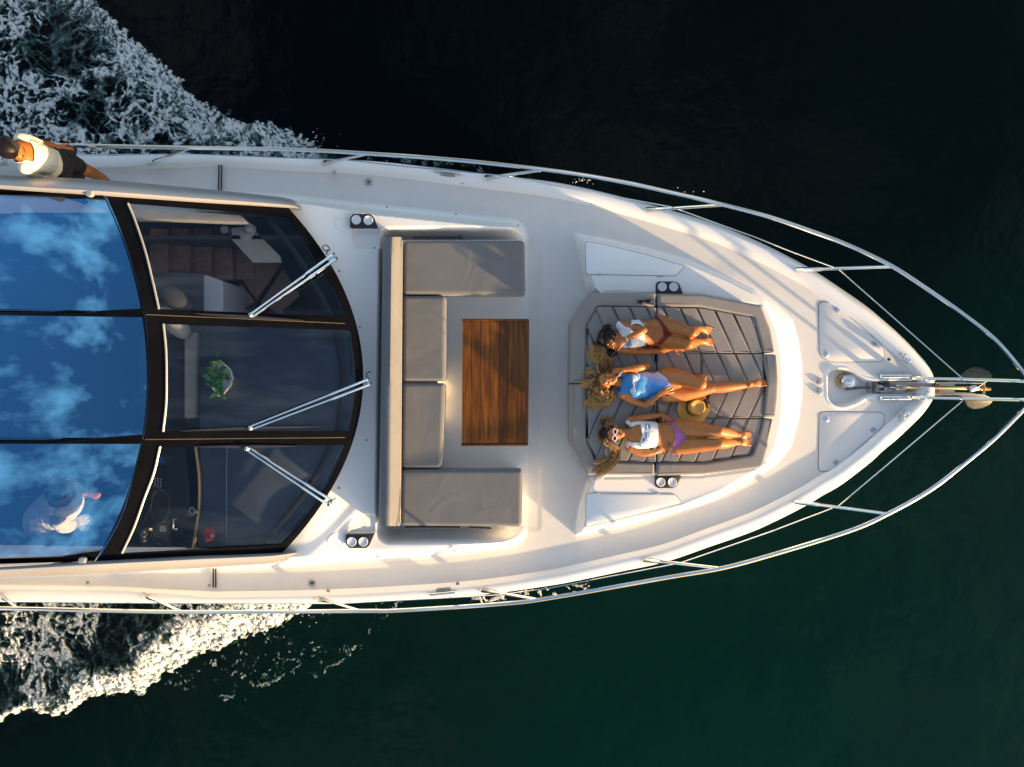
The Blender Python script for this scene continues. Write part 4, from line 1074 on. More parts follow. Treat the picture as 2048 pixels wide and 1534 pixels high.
# ------------------------------------------------------------------ people
def limb(pts, n=14, m=4, ref=(0, 0, 1)):
    """closed tapered limb; pts = [(position, half-width, half-depth)]"""
    q = catmull([(*p, a, b) for p, a, b in pts], m)
    L = len(q); pos = [Vector(a[:3]) for a in q]
    def tan(i): 
        t_ = pos[min(i + 1, L - 1)] - pos[max(i - 1, 0)]
        return t_.normalized() if t_.length > 1e-9 else Vector((1, 0, 0))
    t0, t1 = tan(0), tan(L - 1); rings = []
    for k in (0.97, 0.8, 0.5):
        s_ = math.sqrt(1 - k * k); e = min(q[0][3], q[0][4]); rings.append((pos[0] - t0 * (e * k), q[0][3] * s_, q[0][4] * s_, t0))
    for i in range(L): rings.append((pos[i], q[i][3], q[i][4], tan(i)))
    for k in (0.5, 0.8, 0.97):
        s_ = math.sqrt(1 - k * k); e = min(q[-1][3], q[-1][4]); rings.append((pos[-1] + t1 * (e * k), q[-1][3] * s_, q[-1][4] * s_, t1))
    V, F = [], []
    for p, a, b, t_ in rings:
        s_ = t_.cross(Vector(ref))
        if s_.length < 0.08: s_ = t_.cross(Vector((0.9, 0.3, 0.1)))
        s_.normalize(); u_ = s_.cross(t_)
        for k in range(n):
            an = 2 * math.pi * k / n; V.append(p + s_ * (a * math.cos(an)) + u_ * (b * math.sin(an)))
    for i in range(len(rings) - 1):
        for k in range(n):
            j = (k + 1) % n; F.append((i * n + k, i * n + j, (i + 1) * n + j, (i + 1) * n + k))
    F.append(tuple(range(n - 1, -1, -1))); F.append(tuple(range((len(rings) - 1) * n, len(rings) * n)))
    return V, F
def hand(wr, d, nrm, thumb, curl=0.25, spread=0.16, s=0.92):
    """palm, four unequal fingers with knuckle bends, thumb off the side of the palm"""
    wr, d, nrm = Vector(wr), Vector(d).normalized(), Vector(nrm).normalized()
    l = d.cross(nrm).normalized() * thumb; nrm = (nrm - d * nrm.dot(d)).normalized()
    out = [limb([(wr - d * .015, .025 * s, .017 * s), (wr + d * .03 * s, .034 * s, .015 * s), (wr + d * .075 * s, .038 * s, .012 * s)], 12, 3, ref=nrm)]
    for i, (o_, ln) in enumerate(((.029, .068), (.010, .078), (-.009, .073), (-.027, .058))):
        b_ = wr + d * (.072 * s) + l * (o_ * s); fd = (d + l * (o_ / .029 * spread)).normalized()
        p = [b_]; dirn = fd.copy()
        for seg, fr in enumerate((.45, .32, .25)):
            c_ = curl * (0.5 + 0.7 * seg)
            dirn = (dirn * math.cos(c_) - nrm * math.sin(c_)).normalized() if seg else (fd * math.cos(curl * .5) - nrm * math.sin(curl * .5)).normalized()
            p.append(p[-1] + dirn * ln * fr * 1.05 * s)
        out.append(limb([(p[0], .0088, .0088), (p[1], .0085, .0085), (p[2], .0080, .0080), (p[3], .0068, .0068)], 8, 2, ref=nrm))
    tb = wr + d * (.022 * s) + l * (.026 * s); td = (d * .62 + l * .75 - nrm * .15).normalized()
    t1 = tb + td * .038 * s; t2 = t1 + (td * .7 + d * .5).normalized() * .032 * s
    out.append(limb([(tb - td * .01, .012, .012), (t1, .0105, .010), (t2, .0080, .0078)], 8, 3, ref=nrm))
    return join(*out)
def foot(an, toe, up=(0, 0, 1), side=1, s=0.92):
    """heel, arch, ball and five toes; an = ankle, toe = big toe tip"""
    an, toe, up = Vector(an), Vector(toe), Vector(up).normalized(); d = (toe - an).normalized(); L = (toe - an).length
    up = (up - d * up.dot(d)).normalized()
    l = d.cross(up).normalized() * side
    heel = an - up * .035 - d * .03; ball_ = an + d * (L * .72) - up * .018
    out = [limb([(an + up * .02, .032, .033), (an - up * .01, .034, .036), (an + d * L * .30 - up * .006, .034, .030), (an + d * L * .55 - up * .010, .040, .022), (ball_, .044, .016)], 12, 3, ref=up), limb([(heel, .027, .025), (an + d * L * .4 - up * .03, .030, .014)], 10, 2, ref=up)]
    nails = []
    for i, (o_, ln, r_) in enumerate(((.030, .060, .0125), (.011, .056, .0095), (-.005, .050, .0090), (-.020, .042, .0086), (-.033, .032, .0084))):
        b_ = ball_ + l * o_; t_ = b_ + d * ln + l * (o_ * .05) - up * .002
        out.append(limb([(b_ - d * .01, r_, r_ * .9), (t_, r_, r_ * .85)], 8, 2, ref=up)); nails.append((t_ + up * (r_ * .78) + d * r_ * .55, d, l, up, r_))
    return join(*out), nails
def head(c, u, f, s=0.95):
    c, u, f = Vector(c), Vector(u).normalized(), Vector(f).normalized(); f = (f - u * f.dot(u)).normalized(); l = u.cross(f)
    A = lambda x, y, z: c + l * (x * s) + u * (y * s) + f * (z * s)
    parts = [ball(A(0, .020, -.012), .074 * s, .088 * s, .094 * s, l, u, f, 18, 12), ball(A(0, -.028, .022), .062 * s, .070 * s, .066 * s, l, u, f, 16, 10),
             ball(A(0, -.072, .050), .034 * s, .028 * s, .032 * s, l, u, f, 12, 8), ball(A(0, -.050, .058), .036 * s, .026 * s, .026 * s, l, u, f, 12, 8),
             limb([(A(0, .022, .078), .009, .009), (A(0, -.004, .092), .011, .011), (A(0, -.022, .099), .015, .012)], 8, 3, ref=f)]
    for x_ in (-1, 1):
        parts += [ball(A(.036 * x_, -.012, .055), .026 * s, .026 * s, .026 * s, l, u, f, 10, 7), ball(A(.075 * x_, -.008, -.008), .010, .030 * s, .018 * s, l, u, f, 8, 6), ball(A(.030 * x_, .034, .064), .030, .013, .018, l, u, f, 10, 6)]
    return join(*parts), A, (l, u, f)
def body_mesh(parts, vox=0.0052, smooth=5):
    V, F = join(*parts)
    me = mesh('raw', V, F); o = bpy.data.objects.new('raw', me); COL.objects.link(o)
    r_ = o.modifiers.new('r', 'REMESH'); r_.mode = 'VOXEL'; r_.voxel_size = vox; r_.use_smooth_shade = True
    s_ = o.modifiers.new('s', 'SMOOTH'); s_.factor = 0.5; s_.iterations = smooth
    dg = bpy.context.evaluated_depsgraph_get(); ev = o.evaluated_get(dg)
    out = bpy.data.meshes.new_from_object(ev); bpy.data.objects.remove(o); bpy.data.meshes.remove(me)
    out.shade_smooth(); return out
def to_px(V):
    k = FPX / (CAMZ - V[:, 2]); return V[:, 0] * k + 1024, 767 - V[:, 1] * k
def arr(me):
    n = len(me.vertices); co = np.empty(n * 3); me.vertices.foreach_get('co', co)
    no = np.empty(n * 3); me.vertices.foreach_get('normal', no); return co.reshape(-1, 3), no.reshape(-1, 3)
def garment(me, vmask, off=0.004, wr=0.0, seed=1):
    """cloth shell: the faces of the body under the mask, pushed out along the normal"""
    co, no = arr(me); F = []
    nf = len(me.polygons); ls = np.empty(len(me.loops), int); me.loops.foreach_get('vertex_index', ls)
    st_ = np.empty(nf, int); tot = np.empty(nf, int); me.polygons.foreach_get('loop_start', st_); me.polygons.foreach_get('loop_total', tot)
    used = {}; V = []
    disp = off + wr * (fbm(co[:, 0] * 22 + co[:, 2] * 9, co[:, 1] * 14 + co[:, 2] * 12, seed, 4) - 0.35)
    for a, n in zip(st_, tot):
        ids = ls[a:a + n]
        if not vmask[ids].all(): continue
        f = []
        for i in ids:
            i = int(i)
            if i not in used: used[i] = len(V); V.append(Vector(co[i] + no[i] * disp[i]))
            f.append(used[i])
        F.append(tuple(f))
    return V, F
def inpoly(px, py, poly): return sdf(px, py, poly) < 0
def hair_strands(guides, n, spread, rad, wave, mat_seed, z0=None):
    """locks of hair as tapered ribbons round the guide lines"""
    r_ = np.random.default_rng(mat_seed); V, F, A_ = [], [], []
    for g in guides:
        for _ in range(n):
            jit = r_.normal(0, spread, 3); ph = r_.uniform(0, 6.28); fq = r_.uniform(1.5, 3.2); ln = r_.uniform(0.75, 1.08)
            pts = []; m_ = len(g); end = r_.normal(0, spread * 1.6, 3)
            for i, p in enumerate(g):
                t_ = i / (m_ - 1); pts.append(np.array(p, float) + jit * (0.35 + 0.65 * t_) + end * t_ * t_)
            q = catmull([tuple(p) for p in pts], 6); q = q[:max(4, int(len(q) * min(1, ln)))]
            L = len(q); out = []
            for i, p in enumerate(q):
                t_ = i / (L - 1); a = q[min(i + 1, L - 1)] - q[max(i - 1, 0)]; sx = np.array([-a[1], a[0], 0]); sx = sx / (np.linalg.norm(sx) + 1e-9)
                pp = p + sx * math.sin(ph + fq * 6.28 * t_) * wave * (0.3 + 0.7 * t_)
                if z0 is not None: pp[2] = max(pp[2], z0 + 0.004)
                out.append(Vector(pp))
            rr = [rad * (0.55 + 0.6 * math.sin(min(1, (i / (L - 1)) * 1.25 + 0.12) * math.pi)) + 0.0006 for i in range(L)]
            v_, f_ = tube(out, rr, 5, 1, flat=0.55); b = len(V)
            V += v_; F += [tuple(k + b for k in fc_) for fc_ in f_]; tone = r_.normal(0, .28); A_ += [i / (L - 1) + tone for i in range(L) for _k in range(5)]
    return V, F, A_
def add_hair(T, guides, n, spread, rad, wave, seed, mat, cap=None, z0=None):
    V, F, A_ = hair_strands(guides, n, spread, rad, wave, seed, z0)
    if cap:
        cv, cf = cap; b = len(V); V += list(cv); F += [tuple(k + b for k in f) for f in cf]; A_ += [0.0] * len(cv)
    o = T.add('hair', (V, F), mat, smooth=60)
    a_ = o.data.attributes.new('along', 'FLOAT', 'POINT'); a_.data.foreach_set('value', np.array(A_, np.float32)[:len(o.data.vertices)])
    return o
# brush lettering of the shirt print: strokes in a box 100 wide, 34 high
GLY = [[(2, 10), (-3, 16), (2, 26), (12, 30), (22, 26), (20, 18), (12, 16), (22, 14), (24, 5), (14, -2), (4, 2)], [(14, 29), (10, 14), (6, 0)],
       [(31, 12), (27, 8), (28, 2), (33, 1), (36, 6), (34, 12), (30, 12), (37, 11)],
       [(46, 11), (41, 12), (39, 5), (43, 1), (47, 8), (48, 11), (47, 3), (50, 1)], [(56, 22), (53, 8), (54, 1), (58, 2)], [(50, 14), (60, 15)],
       [(65, 12), (61, 8), (62, 2), (67, 1), (70, 6), (68, 12), (65, 12)],
       [(74, 12), (71, -2), (69, -12)], [(73, 8), (77, 13), (81, 9), (79, 2), (73, 2)], [(85, 12), (84, 3), (87, 1)], [(86, 17), (87, 18)],
       [(97, 11), (92, 12), (90, 5), (94, 1), (98, 8), (98, 11), (98, 3), (101, 1)],
       [(69, -12), (76, -9), (82, -6), (90, -8), (97, -4), (92, -12), (84, -13), (78, -15)]]
def print_text(T, me, p0, p1, h, mat, rad, n_show=99, sub=True, parent=None):
    """p0 -> p1: baseline start and end as picture positions, h: height in picture px, laid on the garment below"""
    co, _ = arr(me); bv = BVHTree.FromPolygons([Vector(c) for c in co], [tuple(p.vertices) for p in me.polygons])
    d = Vector((p1[0] - p0[0], p1[1] - p0[1])) / 100.0; up = Vector((d.y, -d.x)).normalized() * (h / 30.0)
    V, F = [], []
    strokes = [(s_, rad) for s_ in GLY[:n_show]]
    if sub: strokes += [([(x_, -8 - 0.3 * (k % 2)), (x_ + 2.2, -8)], rad * .35) for k, x_ in enumerate(range(22, 66, 4))]
    for s_, rd in strokes:
        q = [(s_[i][0] + (s_[i + 1][0] - s_[i][0]) * t_ / 3, s_[i][1] + (s_[i + 1][1] - s_[i][1]) * t_ / 3) for i in range(len(s_) - 1) for t_ in range(3)] + [s_[-1]]
        pts = []
        for a, b in q:
            p = Vector(p0) + d * a + up * b; w = P(p.x, p.y, 2.6)
            dr = (w - Vector((0, 0, CAMZ))).normalized(); hit = bv.ray_cast(Vector((0, 0, CAMZ)), dr)
            if hit[0] is not None: pts.append(hit[0] + Vector((0, 0, 0.0050)))
        if len(pts) > 1: v_, f_ = tube(pts, rd, 6, 1, flat=.35); V, F = join((V, F), (v_, f_))
    if V: T.add('print', (V, F), mat, parent=parent)

def person(label, origin, skin): return Thing('person', label, 'person', origin, 'women sunbathing on the pad' if 'woman' in label else None)
def face_parts(T, A, ax, mode):
    l, u, f = ax
    if mode != 'shades':
        for x_ in (-1, 1):
            T.add('eye', ball(A(.031 * x_, .014, .081), .0125, .0062, .0060, l, u, f, 10, 6), M['eyew'])
            T.add('iris', ball(A(.031 * x_, .014, .0855), .0065, .0058, .0035, l, u, f, 8, 5), M['eyed'])
    for x_ in (-1, 1):
        T.add('eyebrow', tube([A(.014 * x_, .032, .090), A(.032 * x_, .038, .087), A(.049 * x_, .031, .074)], [.003, .0045, .002], 6, 3, flat=.6), M['brow'])
    if mode == 'smile':
        T.add('lips', tube([A(-.030, -.038, .080), A(-.016, -.047, .089), A(0, -.050, .091), A(.016, -.047, .089), A(.030, -.038, .080), A(.016, -.058, .088), A(0, -.064, .090), A(-.016, -.058, .088), A(-.030, -.038, .080)], .0048, 6, 3), M['lip'])
        T.add('teeth', ball(A(0, -.053, .083), .021, .008, .009, l, u, f, 12, 6), M['teeth'])
    else:
        T.add('lips', join(tube([A(-.023, -.049, .083), A(-.006, -.046, .093), A(0, -.048, .093), A(.006, -.046, .093), A(.023, -.049, .083)], [.002, .0046, .004, .0046, .002], 6, 3), tube([A(-.022, -.050, .083), A(0, -.056, .092), A(.022, -.050, .083)], [.002, .0058, .002], 6, 4)), M['lip'])
def toe_nails(T, nails):
    V, F = [], []
    for c, d, l, up, r_ in nails:
        V, F = join((V, F), ball(c, r_ * .62, r_ * .75, .0025, l, d, up, 8, 5))
    T.add('toe_nails', (V, F), M['nail'])
ZB = ZP                     # the pad surface the women lie on
def q(px, py, dz): return P(px, py, ZB + dz)
def torso(sh, ch, wa, hp, hw, neck):
    """chest-to-hip trunk lying on the back: centres with half-widths and half-depths"""
    return limb([(neck, .045, .045), (sh, hw[0], .065), (ch, hw[1], .090), (wa, hw[2], .074), (hp, hw[3], .092), (hp + (hp - wa).normalized() * .09, hw[3] * .72, .075)], 18, 5)

# ---- woman 1: dark hair, white crop top, red bikini, hand over her face
T = person('dark haired woman in white crop top and red bikini, one hand over her face', q(1310, 668, 0), 'skin1')
hd, A1, ax1 = head(q(1220, 678, .115), (-1, -.05, 0), (0.22, -.93, .20))
parts = [hd, limb([(q(1226, 675, .095), .048, .048), (q(1240, 674, .085), .050, .048)], 12, 3),
         torso(q(1248, 672, .085), q(1270, 669, .095), q(1300, 665, .085), q(1324, 663, .095), (.135, .135, .120, .155), q(1240, 673, .085)),
         ball(q(1263, 660, .160), .055, .055, .045), ball(q(1264, 684, .160), .055, .055, .045),
         limb([(q(1243, 652, .085), .052, .05), (q(1262, 655, .16), .042, .042), (q(1288, 660, .235), .034, .036)], 12, 4),
         limb([(q(1288, 660, .235), .034, .034), (q(1275, 667, .265), .035, .033), (q(1253, 677, .265), .022, .022)], 12, 4),
         hand(q(1252, 677.5, .268), (-.78, -.55, -.02), (.1, .1, 1), 1, .22, .34, 1.02),
         limb([(q(1240, 697, .07), .046, .046), (q(1262, 702, .055), .040, .040), (q(1296, 703, .05), .034, .034), (q(1322, 701, .06), .032, .03), (q(1343, 697, .07), .022, .020)], 12, 4),
         hand(q(1343, 697, .065), (1, .12, -.05), (0, .3, 1), 1, .3, .1)]
nl = []
for hp_, kn, ank, toe, sd in (((1330, 651), (1384, 666), (1397, 657), (1423, 661), -1), ((1332, 681), (1376, 689), (1398, 683), (1426, 683), 1)):
    kz = .36
    parts += [limb([(q(*hp_, .10), .090, .088), (q(hp_[0] * .6 + kn[0] * .4, hp_[1] * .6 + kn[1] * .4, .10 + .4 * (kz - .10)), .078, .080), (q(*kn, kz), .050, .052)], 16, 5),
              limb([(q(*kn, kz), .050, .050), (q(kn[0] * .6 + ank[0] * .4, kn[1] * .6 + ank[1] * .4, kz * .66), .052, .052), (q(*ank, .075), .030, .030)], 14, 5, ref=(1, 0, 0))]
    ft, n_ = foot(q(*ank, .062), q(*toe, .020), (0.2, 0, 1), sd); parts.append(ft); nl += n_
bm = body_mesh(parts); co, no = arr(bm); bx, by = to_px(co); hz = co[:, 2] - ZB
def put_body(T, bm, mat):
    bm2 = bm.copy(); c_, _ = arr(bm2); bm2.vertices.foreach_set('co', (c_ - np.array(T.loc)).ravel()); bm2.update(); bm2.name = 'body'
    T.addmesh('body', bm2, mat)
put_body(T, bm, M['skin1'])
top = inpoly(bx, by, [(1228, 650), (1236, 640), (1250, 652), (1262, 656), (1262, 640), (1278, 639), (1290, 655), (1289, 690), (1272, 694), (1240, 696), (1237, 684), (1247, 676), (1240, 668), (1231, 660)]) & (hz < .205) & (hz > .03)
gm = T.add('crop_top', garment(bm, top, .006, .010, 5), M['whitefab'], smooth=60)
bik = inpoly(bx, by, [(1306, 635), (1312, 632), (1320, 637), (1331, 650), (1340, 664), (1346, 668), (1338, 674), (1324, 688), (1310, 694), (1304, 691), (1316, 684), (1327, 672), (1325, 658), (1318, 644)]) & (hz > .03) & (hz < .24)
T.add('bikini_bottom', garment(bm, bik, .005), M['redbik'], smooth=60)
V, F = [], []
for k in range(26):
    y_ = 644 + k * 2.0; x_ = 1288 + 2.0 * math.sin(k * 1.7)
    w0 = q(x_ - 2, y_, .0); bv = BVHTree.FromPolygons([Vector(c) for c in co], [tuple(p.vertices) for p in bm.polygons]) if k == 0 else bv
    for dx in (0, 5):
        pass
    h0 = bv.ray_cast(Vector((q(x_ - 3, y_, .2).x, q(x_ - 3, y_, .2).y, 3.2)), Vector((0, 0, -1))); h1 = bv.ray_cast(Vector((q(x_ + 5, y_ + 1.5, .2).x, q(x_ + 5, y_ + 1.5, .2).y, 3.2)), Vector((0, 0, -1)))
    if h0[0] and h1[0] and h0[0].z < ZB + .22 and h1[0].z < ZB + .22: V, F = join((V, F), tube([h0[0] + Vector((0, 0, .008)), h1[0] + Vector((0, 0, .006))], .0026, 5))
if V: T.add('fringe', (V, F), M['cream'], parent=gm)
gme = mesh('tmp', *garment(bm, top, .006)); print_text(T, gme, (1262, 693), (1258, 655), 8.5, M['logo'], .0042, 3, False, parent=gm)
toe_nails(T, nl)
T.add('bracelet', tube([q(1252, 677, .268) + Vector((.5, .86, 0)).normalized().cross(Vector((0, 0, 1))) * 0 + Vector((-.45, .80, 0)) * (.026 * math.cos(a)) + Vector((0, 0, 1)) * (.026 * math.sin(a)) for a in np.linspace(0, 6.283, 17)], .004, 6), M['band'])
T.add('navel', ball(q(1310, 666, .178), .006, .006, .004), M['ink'])  # dark dot painted for the shade in the hollow
l1, u1, f1 = ax1
cap = ball(A1(0, .030, -.018), .092, .094, .098, l1, u1, f1, 20, 12)
gd = [[tuple(A1(x_, .10, -.02)), tuple(A1(x_ * 1.3, .06, -.10)), tuple(A1(x_ * 1.2, -.02, -.11))] for x_ in np.linspace(-.07, .07, 6)]
gd += [[tuple(A1(x_, .085, .05)), tuple(A1(x_ * 1.4, .11, 0)), tuple(A1(x_ * 1.5, .07, -.07))] for x_ in np.linspace(-.05, .06, 6)]
gd += [[tuple(A1(.03, .08, -.05)), tuple(q(1198, 684, .04)), tuple(q(1186, 687, .015))], [tuple(A1(.02, .0, .04)), tuple(q(1220, 692, .06)), tuple(q(1226, 704, .03)), tuple(q(1222, 711, .02))]]
add_hair(T, gd, 9, .008, .007, .004, 11, M['darkh'], join(cap, ball(q(1223, 706, .035), .055, .048, .034)), z0=ZB)

# ---- woman 2: blond, printed blue swimsuit, one knee up
T = person('smiling woman with spread blond hair in blue printed swimsuit lying between the other two', q(1300, 768, 0), 'skin2')
hd, A2, ax2 = head(q(1214, 759, .115), (-1, .02, .05), (.05, .05, 1))
parts = [hd, limb([(q(1226, 761, .085), .046, .046), (q(1242, 765, .080), .052, .048)], 12, 3),
         torso(q(1250, 767, .085), q(1275, 768, .095), q(1306, 770, .085), q(1332, 769, .095), (.145, .142, .118, .150), q(1243, 766, .082)),
         ball(q(1268, 754, .150), .058, .058, .050), ball(q(1269, 782, .150), .058, .058, .050),
         limb([(q(1246, 745, .085), .048, .046), (q(1268, 738, .085), .041, .041), (q(1294, 732, .10), .035, .036)], 12, 4),
         limb([(q(1294, 732, .10), .035, .036), (q(1275, 736, .17), .037, .036), (q(1245, 740, .185), .023, .023)], 12, 4),
         hand(q(1245, 740.5, .185), (-1, -.10, -.45), (.2, .4, .9), -1, .55, .05),
         limb([(q(1245, 789, .085), .048, .046), (q(1265, 801, .075), .041, .040), (q(1289, 810, .07), .034, .034)], 12, 4),
         limb([(q(1289, 810, .07), .034, .034), (q(1302, 801, .12), .035, .033), (q(1320, 789, .185), .022, .021)], 12, 4),
         hand(q(1320, 788.5, .19), (.95, .55, -.02), (0, 0, 1), 1, .12, .34)]
nl = []
parts += [limb([(q(1330, 752, .10), .092, .088), (q(1362, 756, .22), .078, .080), (q(1402, 769, .38), .052, .054)], 16, 5),
          limb([(q(1402, 769, .38), .050, .050), (q(1400, 764, .25), .054, .054), (q(1396, 756, .08), .031, .031)], 14, 5, ref=(1, 0, 0))]
ft, n_ = foot(q(1392, 756, .062), q(1412, 756, .02), (0, 0, 1), -1); parts.append(ft)
parts += [limb([(q(1332, 786, .095), .092, .086), (q(1372, 786, .095), .080, .078), (q(1424, 776, .10), .052, .052)], 16, 5),
          limb([(q(1424, 776, .10), .050, .050), (q(1452, 774, .085), .054, .052), (q(1498, 769, .06), .031, .032)], 14, 5)]
ft, n_ = foot(q(1498, 769, .065), q(1529, 764, .085), (-.35, 0, 1), 1); parts.append(ft); nl += n_
bm = body_mesh(parts); co, no = arr(bm); bx, by = to_px(co); hz = co[:, 2] - ZB
put_body(T, bm, M['skin2'])
suit = inpoly(bx, by, [(1232, 743), (1242, 746), (1258, 750), (1280, 747), (1300, 742), (1316, 743), (1330, 752), (1346, 766), (1350, 771), (1344, 778), (1330, 786), (1318, 797), (1300, 797), (1270, 798), (1262, 790), (1256, 787), (1232, 790), (1230, 778), (1240, 774), (1245, 765), (1240, 755), (1231, 750)]) & (hz < .212) & (hz > .025)
suit &= ~(inpoly(bx, by, [(1222, 732), (1254, 732), (1254, 744), (1240, 748), (1234, 754), (1226, 752)]) & (hz > .12))
suit &= ~(inpoly(bx, by, [(1308, 815), (1300, 800), (1312, 784), (1350, 768), (1360, 790)]) & (hz > .17))
sm_ = T.add('swimsuit', garment(bm, suit, .005, .004, 3), M['suit'], smooth=60)
gme = mesh('tmp', *garment(bm, suit, .005)); print_text(T, gme, (1270, 786), (1269, 750), 8.5, M['logow'], .0036, parent=sm_)
toe_nails(T, nl); face_parts(T, A2, ax2, 'smile')
l2, u2, f2 = ax2
cap = ball(A2(0, .035, -.030), .082, .086, .088, l2, u2, f2, 20, 12)
G = lambda *pts: [tuple(q(a, b, c)) for a, b, c in pts]
gd = [G((1205, 748, .13), (1203, 735, .08), (1196, 726, .03), (1197, 714, .02), (1186, 705, .015), (1184, 693, .012)), G((1208, 746, .12), (1210, 732, .06), (1203, 722, .03), (1206, 710, .02), (1198, 700, .012)), G((1212, 745, .10), (1216, 732, .06), (1209, 722, .03), (1213, 712, .02), (1206, 699, .012)), G((1203, 750, .13), (1196, 738, .08), (1200, 728, .03), (1188, 718, .02), (1188, 704, .012)),
      G((1216, 744, .09), (1220, 732, .05), (1217, 722, .02), (1214, 712, .012)),
      G((1200, 752, .13), (1188, 748, .06), (1180, 744, .03), (1177, 752, .015)), G((1199, 758, .13), (1186, 760, .07), (1178, 768, .03), (1184, 776, .02)), G((1200, 762, .13), (1188, 772, .07), (1184, 784, .03), (1180, 800, .015), (1172, 812, .012)),
      G((1202, 768, .12), (1192, 776, .08), (1200, 788, .04), (1192, 796, .03), (1196, 806, .02), (1176, 808, .012)), G((1206, 772, .11), (1200, 782, .08), (1212, 790, .04), (1216, 800, .03), (1204, 808, .02), (1186, 806, .012)), G((1212, 774, .09), (1212, 784, .06), (1222, 790, .04), (1220, 802, .03), (1208, 804, .02)), G((1206, 772, .10), (1196, 774, .09), (1192, 786, .05), (1202, 794, .04), (1210, 788, .04), (1214, 778, .05)),
      G((1196, 766, .09), (1184, 768, .04), (1172, 766, .03), (1160, 768, .03)), G((1204, 770, .12), (1196, 778, .08), (1190, 790, .03), (1186, 802, .015), (1180, 814, .012))]
add_hair(T, gd, 46, .017, .0027, .013, 21, M['blond'], cap, z0=ZB)

# ---- woman 3: pink sunglasses, white crop top, violet bikini
T = person('woman in pink sunglasses, white crop top and violet bikini lying by the straw hat', q(1320, 870, 0), 'skin3')
hd, A3, ax3 = head(q(1228, 866, .115), (-1, .03, .08), (.08, -.12, 1))
parts = [hd, limb([(q(1240, 866, .085), .045, .045), (q(1256, 867, .080), .052, .048)], 12, 3),
         torso(q(1264, 868, .085), q(1288, 869, .095), q(1320, 869, .083), q(1348, 873, .095), (.135, .132, .115, .158), q(1256, 867, .082)),
         ball(q(1285, 856, .150), .056, .056, .048), ball(q(1286, 882, .150), .056, .056, .048),
         limb([(q(1260, 841, .08), .045, .045), (q(1280, 837, .07), .040, .040), (q(1304, 832, .06), .033, .033), (q(1324, 830, .055), .023, .022)], 12, 4),
         hand(q(1325, 830, .06), (.8, -.55, .15), (.2, .3, 1), 1, .55, .08),
         limb([(q(1259, 895, .08), .045, .045), (q(1276, 903, .08), .040, .040), (q(1294, 907, .085), .034, .034), (q(1312, 904, .08), .024, .022)], 12, 4),
         hand(q(1313, 903.5, .08), (.85, .50, -.05), (0, -.2, 1), 1, .25, .25)]
nl = []
for hp_, kn, ank, toe, sd in (((1352, 856), (1438, 863), (1473, 869), (1500, 872), -1), ((1354, 891), (1438, 888), (1472, 885), (1500, 884), 1)):
    kz = .25
    parts += [limb([(q(*hp_, .095), .092, .086), (q(hp_[0] * .58 + kn[0] * .42, hp_[1] * .58 + kn[1] * .42, .095 + .42 * (kz - .095)), .078, .078), (q(*kn, kz), .050, .052)], 16, 5),
              limb([(q(*kn, kz), .049, .050), (q(kn[0] * .6 + ank[0] * .4, kn[1] * .6 + ank[1] * .4, kz * .70), .051, .052), (q(*ank, .085), .031, .031)], 14, 5)]
    ft, n_ = foot(q(*ank, .075), q(*toe, .055), (-.15, 0, 1), sd); parts.append(ft); nl += n_
bm = body_mesh(parts); co, no = arr(bm); bx, by = to_px(co); hz = co[:, 2] - ZB
put_body(T, bm, M['skin3'])
top = inpoly(bx, by, [(1252, 841), (1285, 839), (1310, 842), (1316, 850), (1317, 880), (1312, 896), (1290, 897), (1254, 897), (1250, 880), (1264, 884), (1281, 884), (1284, 868), (1281, 850), (1264, 854), (1250, 857)]) & (hz < .215) & (hz > .03)
arm_ = inpoly(bx, by, [(1250, 835), (1340, 820), (1340, 843), (1262, 844)]) | inpoly(bx, by, [(1258, 893), (1280, 897), (1320, 896), (1340, 890), (1330, 925), (1250, 915)])
top &= ~(arm_ & (hz < .14))
gm = T.add('crop_top', garment(bm, top, .006, .010, 9), M['whitefab'], smooth=60)
gme = mesh('tmp', *garment(bm, top, .006)); print_text(T, gme, (1294, 886), (1295, 847), 8.5, M['logo'], .0042, parent=gm)
bik = inpoly(bx, by, [(1340, 845), (1346, 846), (1356, 856), (1366, 866), (1376, 872), (1368, 880), (1358, 892), (1348, 900), (1346, 890), (1350, 876), (1348, 860)]) & (hz > .03) & (hz < .26)
bk_ = T.add('bikini_bottom', garment(bm, bik, .005), M['pinkbik'], smooth=60)
for (cx, cy) in ((1345, 843), (1350, 905)):
    V, F = [], []
    for a0 in (20, 75, 150, 215, 330):
        d = Vector((math.cos(R(a0)), math.sin(R(a0)), 0)); s_ = q(cx, cy, .13 if cy < 870 else .12)
        V, F = join((V, F), tube([s_, s_ + d * .03 + Vector((0, 0, .015)), s_ + d * .062 - Vector((0, 0, .01))], [.003, .005, .002], 5, 3))
    T.add('tie_bow', (V, F), M['pinkbik'], parent=bk_)
bv = BVHTree.FromPolygons([Vector(c) for c in co], [tuple(p.vertices) for p in bm.polygons]); V, F = [], []
rr_ = np.random.default_rng(5)
for k in range(34):
    px, py = 1342 + rr_.normal(0, 3.2), 891 + rr_.normal(0, 3.6); w = q(px, py, .2); h_ = bv.ray_cast(Vector((w.x, w.y, 3.2)), Vector((0, 0, -1)))
    if h_[0]:
        a = rr_.uniform(0, 3.14); d = Vector((math.cos(a), math.sin(a), 0)) * .009
        V, F = join((V, F), tube([h_[0] - d + Vector((0, 0, .001)), h_[0] + Vector((0, 0, .002)), h_[0] + d + Vector((0, 0, .001))], [.001, .0028, .001], 5, 1, flat=.3))
T.add('tattoo', (V, F), M['ink'])
T.add('navel', ball(q(1337, 869, .163), .006, .006, .004), M['ink'])  # dark dot in place of the hollow's shade
toe_nails(T, nl); face_parts(T, A3, ax3, 'shades')
l3, u3, f3 = ax3
